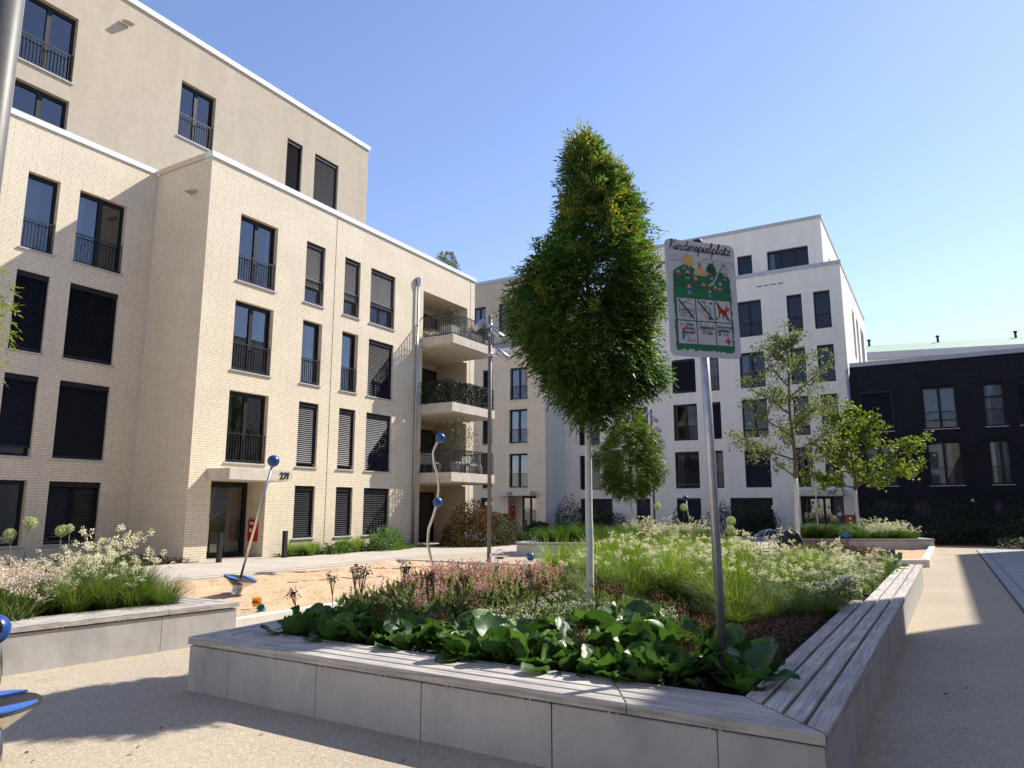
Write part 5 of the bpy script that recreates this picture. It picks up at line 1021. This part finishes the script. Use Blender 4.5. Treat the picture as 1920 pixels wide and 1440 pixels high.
cx_ = [(.075, .228), (.238, .388), (.398, .53)]; cz_ = [(.285, .455), (.10, .275)]
for zi, (z0, z1) in enumerate(cz_):
    for xi, (x0, x1) in enumerate(cx_):
        b = MB(); poly(b, [(x0, z0), (x1, z0), (x1, z1), (x0, z1)], -.0020, KI['cell']); w, h = x1 - x0, z1 - z0
        X_ = lambda u, v: (x0 + u * w, z0 + v * h); y = -.0030
        if zi == 0 and xi == 0:
            poly(b, [X_(.2, .25), X_(.8, .25), X_(.8, .55), X_(.2, .55)], y, KI['grey'])
            for q in ([(.15, .2), (.85, .2), (.85, .72), (.15, .72), (.15, .2)], [(.2, .75), (.75, .95)], [(.1, .45), (.9, .45)], [(.3, .2), (.26, .08), (.4, .06)], [(.7, .2), (.76, .08), (.6, .06)], [(.3, .62), (.5, .62)]): ribbon(b, [X_(*t) for t in q], .004, y - .0004, KI['ink'])
        if zi == 0 and xi == 1:
            for q in ([(.08, .6), (.25, .4), (.6, .62), (.55, .7), (.2, .5)], [(.3, .9), (.55, .93), (.5, .85), (.35, .88)], [(.45, .85), (.5, .7)], [(.75, .3), (.7, .5), (.78, .62), (.82, .3)]): ribbon(b, [X_(*t) for t in q], .004, y, KI['ink'])
            poly(b, [X_(.42, .08), X_(.58, .08), X_(.58, .34), X_(.42, .34)], y, KI['sand']); disc(b, X_(.72, .14), .017, y, KI['blue']); disc(b, X_(.82, .85), .011, y, KI['ink'], 7)
        if zi == 0 and xi == 2:
            poly(b, [X_(*t) for t in ((.2, .2), (.28, .2), (.3, .42), (.42, .38), (.46, .14), (.54, .14), (.55, .4), (.66, .42), (.68, .12), (.76, .12), (.76, .5), (.9, .56), (.96, .66), (.8, .72), (.76, .86), (.7, .74), (.62, .6), (.4, .62), (.26, .7), (.2, .88), (.12, .9), (.16, .7), (.2, .55))], y, KI['red']); disc(b, X_(.08, .16), .01, y, KI['brown'], 8); disc(b, X_(.8, .64), .003, y - .0004, KI['cell'], 6)
        if zi == 0: ribbon(b, [X_(.08, .93), X_(.92, .06)], .012, y - .001, KI['ink'])
        if zi == 1 and xi == 0:
            disc(b, X_(.2, .82), .017, y, KI['grey']); disc(b, X_(.26, .78), .011, y - .0003, KI['skin']); poly(b, [X_(.2, .68), X_(.34, .66), X_(.38, .48), X_(.22, .48)], y, KI['red']); poly(b, [X_(.16, .48), X_(.36, .5), X_(.34, .3), X_(.26, .16), X_(.16, .18), X_(.22, .32)], y, KI['blue']); disc(b, X_(.68, .14), .045, y, KI['grey'], 16, .013); ribbon(b, [X_(.36, .56), X_(.56, .22)], .005, y - .0003, KI['brown'])
        if zi == 1 and xi == 1:
            poly(b, [X_(*t) for t in ((.14, .42), (.24, .42), (.2, .28), (.26, .14), (.4, .06), (.24, .02), (.1, .12), (.08, .3))], y, KI['pale'])
        if zi == 1 and xi == 2:
            c = X_(.72, .2)
            for (p, q) in ((.026, .009), (.009, .026)): poly(b, [(c[0] - p, c[1] - q), (c[0] + p, c[1] - q), (c[0] + p, c[1] + q), (c[0] - p, c[1] + q)], y - (.0003 if p < q else 0), KI['red'])
            poly(b, [X_(.1, .44), X_(.26, .44), X_(.24, .53), X_(.12, .53)], y, KI['ink']); ribbon(b, [X_(.07, .56), X_(.18, .6), X_(.29, .56)], .007, y - .0003, KI['ink'])
        mark('pictogram', b)
b = MB(); script(b, 'Schutz-', .135, .243, .026, .003, -.0050, -.05, .95); script(b, 'kleidung', .128, .213, .026, .003, -.0050, -.05, .95); script(b, 'anziehen!', .13, .182, .026, .003, -.0050, -.05, .9); script(b, 'Spielende', .246, .226, .036, .0036, -.0050, -.05, .98); script(b, '20 Uhr', .272, .182, .036, .0036, -.0050, -.05, 1.); b.mi = [KI['ink']] * len(b.f); mark('rule_lettering', b)
for tx, x, z in (('Notruf bei', .405, .236), ('Unfällen:', .405, .207), ('112', .45, .177)):
    put('emergency_lettering', text_mesh(tx, .031, .0002, K_['ink'], .0006), plate, (x, -.0046, z))

# ------------------------------------------------------------------ masts, posts, signs, bollards
def mast(label, x, y):
    t = thing('lamp_mast', label, 'lamp', (x, y, 0), 0, None); put('pole', MB().tube([(0, 0, 0), (0, 0, 7.2)], .058, 14).tube([(0, 0, 0), (0, 0, .35)], .062, 14).mesh('pole', M['polegrey']), t)
    for (s, z, tilt) in ((-.33, 6.9, .55), (.22, 6.62, -.6), (.36, 6.02, -.75)):
        d = Vector((RXv[0], RXv[1], 0)); c = d * s; b = MB().tube([Vector((0, 0, z)), c * .55 + Vector((0, 0, z + .02))], .02, 8); b.tube([Vector((0, 0, z - .06)), Vector((0, 0, z + .06))], .07, 12)
        ax = (d * (1 if s > 0 else -1) + Vector((0, 0, tilt * (1 if s > 0 else -1) * (1 if s > 0 else 1)))).normalized() if 0 else (d + Vector((0, 0, -.75 if s > 0 else .75))).normalized()
        e = c + Vector((0, 0, z)); fl = put('floodlight', b.tube([e - ax * .2, e - ax * .19, e + ax * .19, e + ax * .2], [.085, .1, .1, .085], 16).mesh('floodlight', M['steel']), t)
    return t
mast('tall grey mast with three floodlights in front of the corner balconies', -11.05, 17.55)
mast('distant grey mast with floodlights before the white building', -14.1, 39.9)
fm = thing('steel_mast', 'thick grey steel mast close to the camera at the edge of the view', 'mast', (-3.745, 1.495, 0)); put('pole', MB().tube([(0, 0, 0), (0, 0, 6)], .066, 24).mesh('pole', mottled('dull galvanised steel', (.11, .11, .113), (.15, .149, .147), 22, .5, 0, spec=.5)), fm)
for i, (x, y, l) in enumerate([(-18.66, 14.6, 'black bollard in front of the glass door of 27f'), (-18.6, 17.05, 'black bollard beside the grass at the brick wall'), (-21.9, 38.9, 'black bollard in front of the door of 27e')]):
    t = thing('bollard', l, 'bollard', (x, y, 0)); put('post', MB().box((-.06, -.06, 0), (.06, .06, .8)).mesh('post', M['rail']), t); put('cap', MB().box((-.063, -.063, .802), (.063, .063, .86)).mesh('cap', M['black']), t)
def boardsign(label, x, y, zt, w, h, m, rz=R(30)):
    t = thing('sign_post', label, 'sign', (x, y, 0), rz); put('pole', MB().tube([(0, .03, 0), (0, .03, zt + h * .5)], .025, 8).mesh('pole', M['steel']), t)
    put('sign_plate', MB().box((-w / 2, -.006, zt), (w / 2, 0, zt + h)).mesh('sign_plate', m), t)
    if h < .3: put('lettering', MB().box((-w / 2 + .05, -.009, zt + h * .4), (w / 2 - .05, -.0065, zt + h * .62)).mesh('lettering', M['sill']), t)
boardsign('small white board on a thin post before the wide dark window', -7.55, 40.4, 1.52, .56, .2, M['paper']); boardsign('small white board on a post in front of the narrow windows of the tan building', -19.9, 31.6, 1.72, .42, .16, M['paper'])
boardsign('grey back of a sign plate on a post before entrance 27d', -5.05, 36.5, 2.45, .38, .92, M['sill'])
rb = thing('red_box', 'red box standing against the wall between 27d and the dark brick building', 'box', (-4.55, 45.1, 0)); put('body', MB().box((-.25, -.2, 0), (.25, .2, 1.15)).mesh('body', mottled('faded red', (.36, .07, .045), (.42, .09, .06), 4, .7, 0)), rb); put('lid', MB().box((-.27, -.22, 1.151), (.27, .22, 1.2)).mesh('lid', M['red']), rb)

# ------------------------------------------------------------------ play equipment
def frame_to(ax): return Vector(ax).normalized().to_track_quat('Z', 'Y').to_matrix().to_3x3()
def spinner(label, base, top, rball, dish_at, rd, straight=True):
    t = thing('balance_spinner', label, 'play equipment', base); top = Vector(top) - Vector(base); ax = top.normalized(); m3 = frame_to(ax); zd = dish_at
    put('post', MB().lathe([(.085, -.1), (.085, zd - .12), (.06, zd - .1)], (0, 0, 0), 18, 0, m3).mesh('post', M['chrome']), t)
    put('dish', MB().lathe([(.06, zd - .13), (.12, zd - .125), (rd * .75, zd - .06), (rd * .97, zd - .012), (rd, zd)], (0, 0, 0), 36, 0, m3).mesh('dish', M['chrome']), t)
    put('deck', MB().lathe([(rd, zd), (rd * 1.01, zd + .006), (rd * .99, zd + .014), (.001, zd + .018)], (0, 0, 0), 40, 0, m3).mesh('deck', M['black']), t)
    va = math.atan2(base[1], base[0])
    for sg_ in (0, math.pi):
        b = MB(); a1_ = [va + sg_ - 1.02 + 2.04 * k / 16 for k in range(17)]; pl_ = [(math.cos(a) * rd * .97, math.sin(a) * rd * .97) for a in a1_]; nn_ = len(pl_)
        b.add([m3 @ Vector((x, y, zd + .019)) for x, y in pl_] + [m3 @ Vector((x, y, zd + .032)) for x, y in pl_], [tuple(range(nn_, 2 * nn_))] + [(i, (i + 1) % nn_, nn_ + (i + 1) % nn_, nn_ + i) for i in range(nn_)]); put('tread', b.mesh('tread', M['bluelt']), t)
    H_ = top.length; pts = [ax * (zd + .015), ax * H_] if straight else [m3 @ Vector((.075 * math.sin(s * math.pi * 1.0) * (1), 0, zd + .015 + (H_ - zd) * s)) for s in np.arange(11) / 10]
    put('pole', MB().tube(pts, .022 if straight else .02, 12).mesh('pole', M['chrome']), t)
    b = MB(); b.sphere(tuple(top), rball, 26, 16); bl = put('ball', b.mesh('ball', M['blue']), t)
    if not straight:
        cm = frame_to((.75, -.62, .25)); put('cap', MB().lathe([(rball * 1.012 * math.sin(a), rball * 1.012 * math.cos(a)) for a in np.linspace(.78, .001, 9)], tuple(top), 24, 0, cm).mesh('cap', mat('glossy black cap', (.01, .01, .012), .15)), bl)
    b = MB(); b.lathe([(.03, -rball - .012), (.03, -rball + .012)], tuple(top), 14, 0, m3); put('collar', b.mesh('collar', M['chrome']), bl)
    return t
base = Vector((-11.06, 9.04, .0)); spinner('leaning spinner with a tall pole and blue ball standing in the sand', base, base + Vector((.862 * .56, .506 * .56, 2.46)), .11, .36, .29)
spinner('near spinner with black deck, blue treads and a low blue ball', (-5.43, 2.59, 0), (-5.42, 2.535, .83), .1, .34, .29, False)
spinner('distant leaning pole with a dark blue ball behind the tall flowers', (-8.75, 29.3, .0), (-8.9, 28.95, 1.98), .11, .34, .28)
wv = thing('wavy_pole', 'wavy steel pole with two blue balls standing in the sand', 'play equipment', (-10.46, 14.21, 0)); zs = [-.1, .13, .45, .75, 1.1, 1.43, 1.72, 2.05, 2.35, 2.62, 2.9, 3.1, 3.24]; xs = [.02, -.02, -.10, -.175, -.165, -.05, .03, .07, .04, -.05, -.09, -.03, .07]
put('pole', MB().tube([(x * RXv[0], x * RXv[1], z) for x, z in zip(np.interp(np.linspace(-.1, 3.24, 34), zs, xs), np.linspace(-.1, 3.24, 34))], .032, 12).mesh('pole', M['chrome']), wv)
for z, x in ((1.74, .045), (3.28, .09)): put('ball', MB().sphere((x * RXv[0], x * RXv[1], z), .118, 24, 14).mesh('ball', M['blue']), wv)
hf = thing('handle_frame', 'small bent steel handle frame beside the tall mast', 'play equipment', (-10.62, 17.4, 0)); D_ = Vector((RXv[0], RXv[1], 0))
put('frame', MB().tube([D_ * -.14, D_ * -.09 + Vector((0, 0, .40)), D_ * -.05 + Vector((0, 0, .46)), D_ * .1 + Vector((0, 0, .46)), D_ * .13 + Vector((0, 0, .40)), D_ * .06], .016, 8).mesh('frame', M['chrome']), hf); put('crosspiece', MB().tube([D_ * -.085 + Vector((0, 0, .25)), D_ * .09 + Vector((0, 0, .25))], .03, 8).mesh('crosspiece', M['black']), hf)
sb = thing('ball_rocker', 'low rocker with a blue ball and two white bars beside the grass', 'play equipment', (-11.0, 19.85, 0)); put('ball', MB().sphere((0, 0, .14), .13, 22, 14).mesh('ball', M['blue']), sb)
for z, o_ in ((.2, .12), (.1, -.1)): put('bar', MB().tube([Vector((.1, .05, z)), D_ * 1.6 + Vector((-o_, o_, z))], .03, 10).mesh('bar', M['potwhite']), sb)
cd = thing('climbing_dome', 'low blue tube climbing dome at the far end of the flower bed', 'play equipment', (-5.55, 28.3, .05)); b = MB()
for k in range(5):
    a = k * math.pi / 5; b.tube([(math.cos(a) * .82 * math.cos(s), math.sin(a) * .82 * math.cos(s), .76 * math.sin(s)) for s in np.linspace(0, math.pi, 17)], .018, 6)
mtub = mat('pale blue tube', (.12, .2, .42), .4); put('rib', b.mesh('rib', mtub), cd); b = MB()
for z, rr in ((.02, .82), (.42, .68)): b.tube([(math.cos(s) * rr, math.sin(s) * rr, z) for s in np.linspace(0, 2 * math.pi, 25)], .016, 6)
put('ring', b.mesh('ring', mtub), cd)
# black covered bundle
bk = thing('covered_bundle', 'black fabric covered bundle standing behind the pale flowers at the far planter end', 'bundle', (-3.2, 18.3, 0)); v = []; f = []; nr_, nz = 28, 12; rr = np.random.default_rng(12); ph = rr.uniform(0, 6.28, 6)
for j in range(nz + 1):
    t = j / nz; z = 1.08 * math.sin(t * math.pi / 2)
    for i in range(nr_):
        a = 2 * math.pi * i / nr_; r = (.34 * math.cos(t * math.pi / 2) ** .6 + .002) * (1 + .08 * math.sin(5 * a + ph[0] + 2 * t) + .06 * math.sin(9 * a + ph[1] - 3 * t)); v.append((r * math.cos(a) * 1.05 + .05 * t, r * math.sin(a) * .8, z + .02 * math.sin(3 * a + ph[2])))
for j in range(nz):
    for i in range(nr_): k = (i + 1) % nr_; f.append((j * nr_ + i, j * nr_ + k, (j + 1) * nr_ + k, (j + 1) * nr_ + i))
put('cover', MB().add(v, f, 0, True).mesh('cover', mat('black fabric', (.008, .008, .01), .6)), bk)
put('reflective_strip', MB().tube([(.26, -.22, .5), (.2, -.24, .66), (.1, -.18, .82)], .012, 6).mesh('reflective_strip', M['potwhite']), bk)
# toys
def bucket(name, label, loc, r, h, m, tip=0.):
    t = thing(name, label, 'toy', loc); t.rotation_euler = (tip, 0, .4); put('body', MB().lathe([(.001, .002), (r * .78, 0), (r, h), (r * 1.08, h), (r * 1.08, h + .008), (r * .95, h + .006), (r * .74, .006), (.001, .008)], (0, 0, 0), 22).mesh('body', m), t)
    put('handle', MB().tube([(r * 1.05 * math.cos(a), -.01 - .6 * r * math.sin(a), h + .01 + .2 * r * math.sin(a)) for a in np.linspace(0, math.pi, 11)], .004, 6).mesh('handle', m), t); return t
yb = bucket('toy_bucket', 'yellow toy bucket with a red print in the sand', (-9.62, 8.30, .06), .075, .13, M['yellow'])
put('print', MB().lathe([(.0715, .045), (.0735, .045), (.0755, .085), (.0735, .085)], (0, 0, 0), 22).mesh('print', M['red']), yb)
bucket('toy_bucket', 'small teal toy bucket lying in the sand', (-8.95, 7.85, .1), .055, .09, M['teal'], 1.1)
bucket('toy_bucket', 'orange toy bucket among the far pink flowers', (-2.73, 17.2, .37 + .2), .09, .16, M['orange'])
bt = thing('toy_car', 'small blue toy lying on the edge of the far planter', 'toy', (-3.25, 30.05, .461), R(28)); put('body', MB().box((-.2, -.07, .05), (.2, .07, .16)).box((-.1, -.06, .161), (.1, .06, .24)).mesh('body', mat('toy blue', (.03, .2, .5), .4)), bt)
for x in (-.12, .12):
    for y in (-.08, .08): put('wheel', MB().tube([(x, y - .02, .05), (x, y + .02, .05)], .05, 10).mesh('wheel', M['black']), bt)

# ------------------------------------------------------------------ on the balconies
def pot(name, label, loc, w, d, h, plant=None, seed=1, m='potwhite', round_=False, pm='olive', ph=.6, pr=.35, n=500, ls=.08):
    t = thing(name, label, 'plant pot', loc)
    if round_: put('pot', MB().lathe([(.001, 0), (w * .8, 0), (w, h), (w * .9, h), (w * .85, h - .04), (.001, h - .04)], (0, 0, 0), 20).mesh('pot', M[m]), t)
    else: put('pot', MB().box((-w, -d, 0), (w, d, h)).mesh('pot', M[m]), t)
    r_ = np.random.default_rng(seed); p = r_.normal(size=(n, 3)) * np.array((pr * .5, pr * .5, ph * .28)) + np.array((0, 0, h + ph * .55)); put('foliage', qmesh('foliage', leafq(p, rdir(n, r_), rdir(n, r_), ls * r_.uniform(.7, 1.2, n), ls * .35, .5), M[pm]), t)
    put('stem', MB().tube([(0, 0, h - .05), (0, 0, h + ph * .7)], .012, 6).mesh('stem', M['bark']), t); return t
pot('potted_conifer', 'white square pot with a small conifer on the top balcony', (-18.35, 25.75, 9.085), .28, .28, .5, seed=61, pm='shrubd', ph=.75, pr=.4, n=900)
pot('flower_trough', 'trough of white flowers at the inner end of the top balcony', (-19.2, 25.62, 9.085), .45, .12, .16, seed=62, pm='whitef', ph=.2, pr=.55, n=700, ls=.05)
pot('flower_pot', 'pot of white and green flowers beside the conifer on the top balcony', (-18.1, 26.5, 9.085), .18, .18, .28, seed=63, pm='whitef', ph=.4, pr=.4, n=500, ls=.05)
pot('flower_pot', 'dark leafy pot plant at the outer end of the top balcony', (-18.1, 28.1, 9.085), .2, .2, .3, seed=64, pm='shrubd', ph=.5, pr=.45, n=600)
pot('flower_pot', 'grey box with dark plants in the middle of the top balcony', (-18.1, 27.3, 9.085), .2, .45, .4, seed=65, m='sill', pm='shrubd', ph=.4, pr=.5, n=600)
pot('potted_olive', 'olive tree in a white pot on the lowest balcony', (-18.4, 26.4, 3.085), .24, .24, .5, seed=66, round_=True, pm='olive', ph=1.8, pr=.95, n=2600, ls=.09)
r_ = np.random.default_rng(67); q = []
for (a, b_) in (((-17.88, 25.3), (-17.88, 28.66)), ((-19.5, 25.3), (-17.88, 25.3))):
    n = 4000 if a[0] == b_[0] else 2400; t = r_.uniform(0, 1, n)[:, None]; p = np.c_[np.array(a) * (1 - t) + np.array(b_) * t, 6.1 + .93 * r_.uniform(0, 1, n)] + r_.normal(size=(n, 3)) * .03; q.append(leafq(p, rdir(n, r_), rdir(n, r_), np.full(n, .075), np.full(n, .05), .5))
tag(put('ivy_screen', qmesh('ivy_screen', np.concatenate(q), M['shrubd'])), 'dark leafy screen woven through the middle balcony railing', 'screen')
def chair(label, x, y, z, rz, w=.6):
    t = thing('garden_bench', label, 'bench', (x, y, z), rz); b = MB()
    for k in range(5): b.box((-w, -.25 + k * .1, .4), (w, -.17 + k * .1, .42))
    put('seat', b.mesh('seat', M['potwhite']), t); b = MB()
    for k in range(4): b.box((-w, .24, .48 + k * .1), (w, .27, .55 + k * .1))
    put('backrest', b.mesh('backrest', M['potwhite']), t)
    for sx in (-w, w - .05):
        for sy in (-.25, .2): put('leg', MB().box((sx, sy, 0), (sx + .05, sy + .05, .4 if sy < 0 else .86)).mesh('leg', M['sill']), t)
    put('cushion', MB().box((-w + .05, -.22, .425), (w - .05, .22, .5)).mesh('cushion', M['curtain']), t)
chair('pale slatted bench with cushions at the outer end of the lowest balcony', -18.6, 28.0, 3.085, R(-90 + 180), .5); chair('pale slatted seat at the inner end of the lowest balcony', -19.3, 25.7, 3.085, R(180), .4)
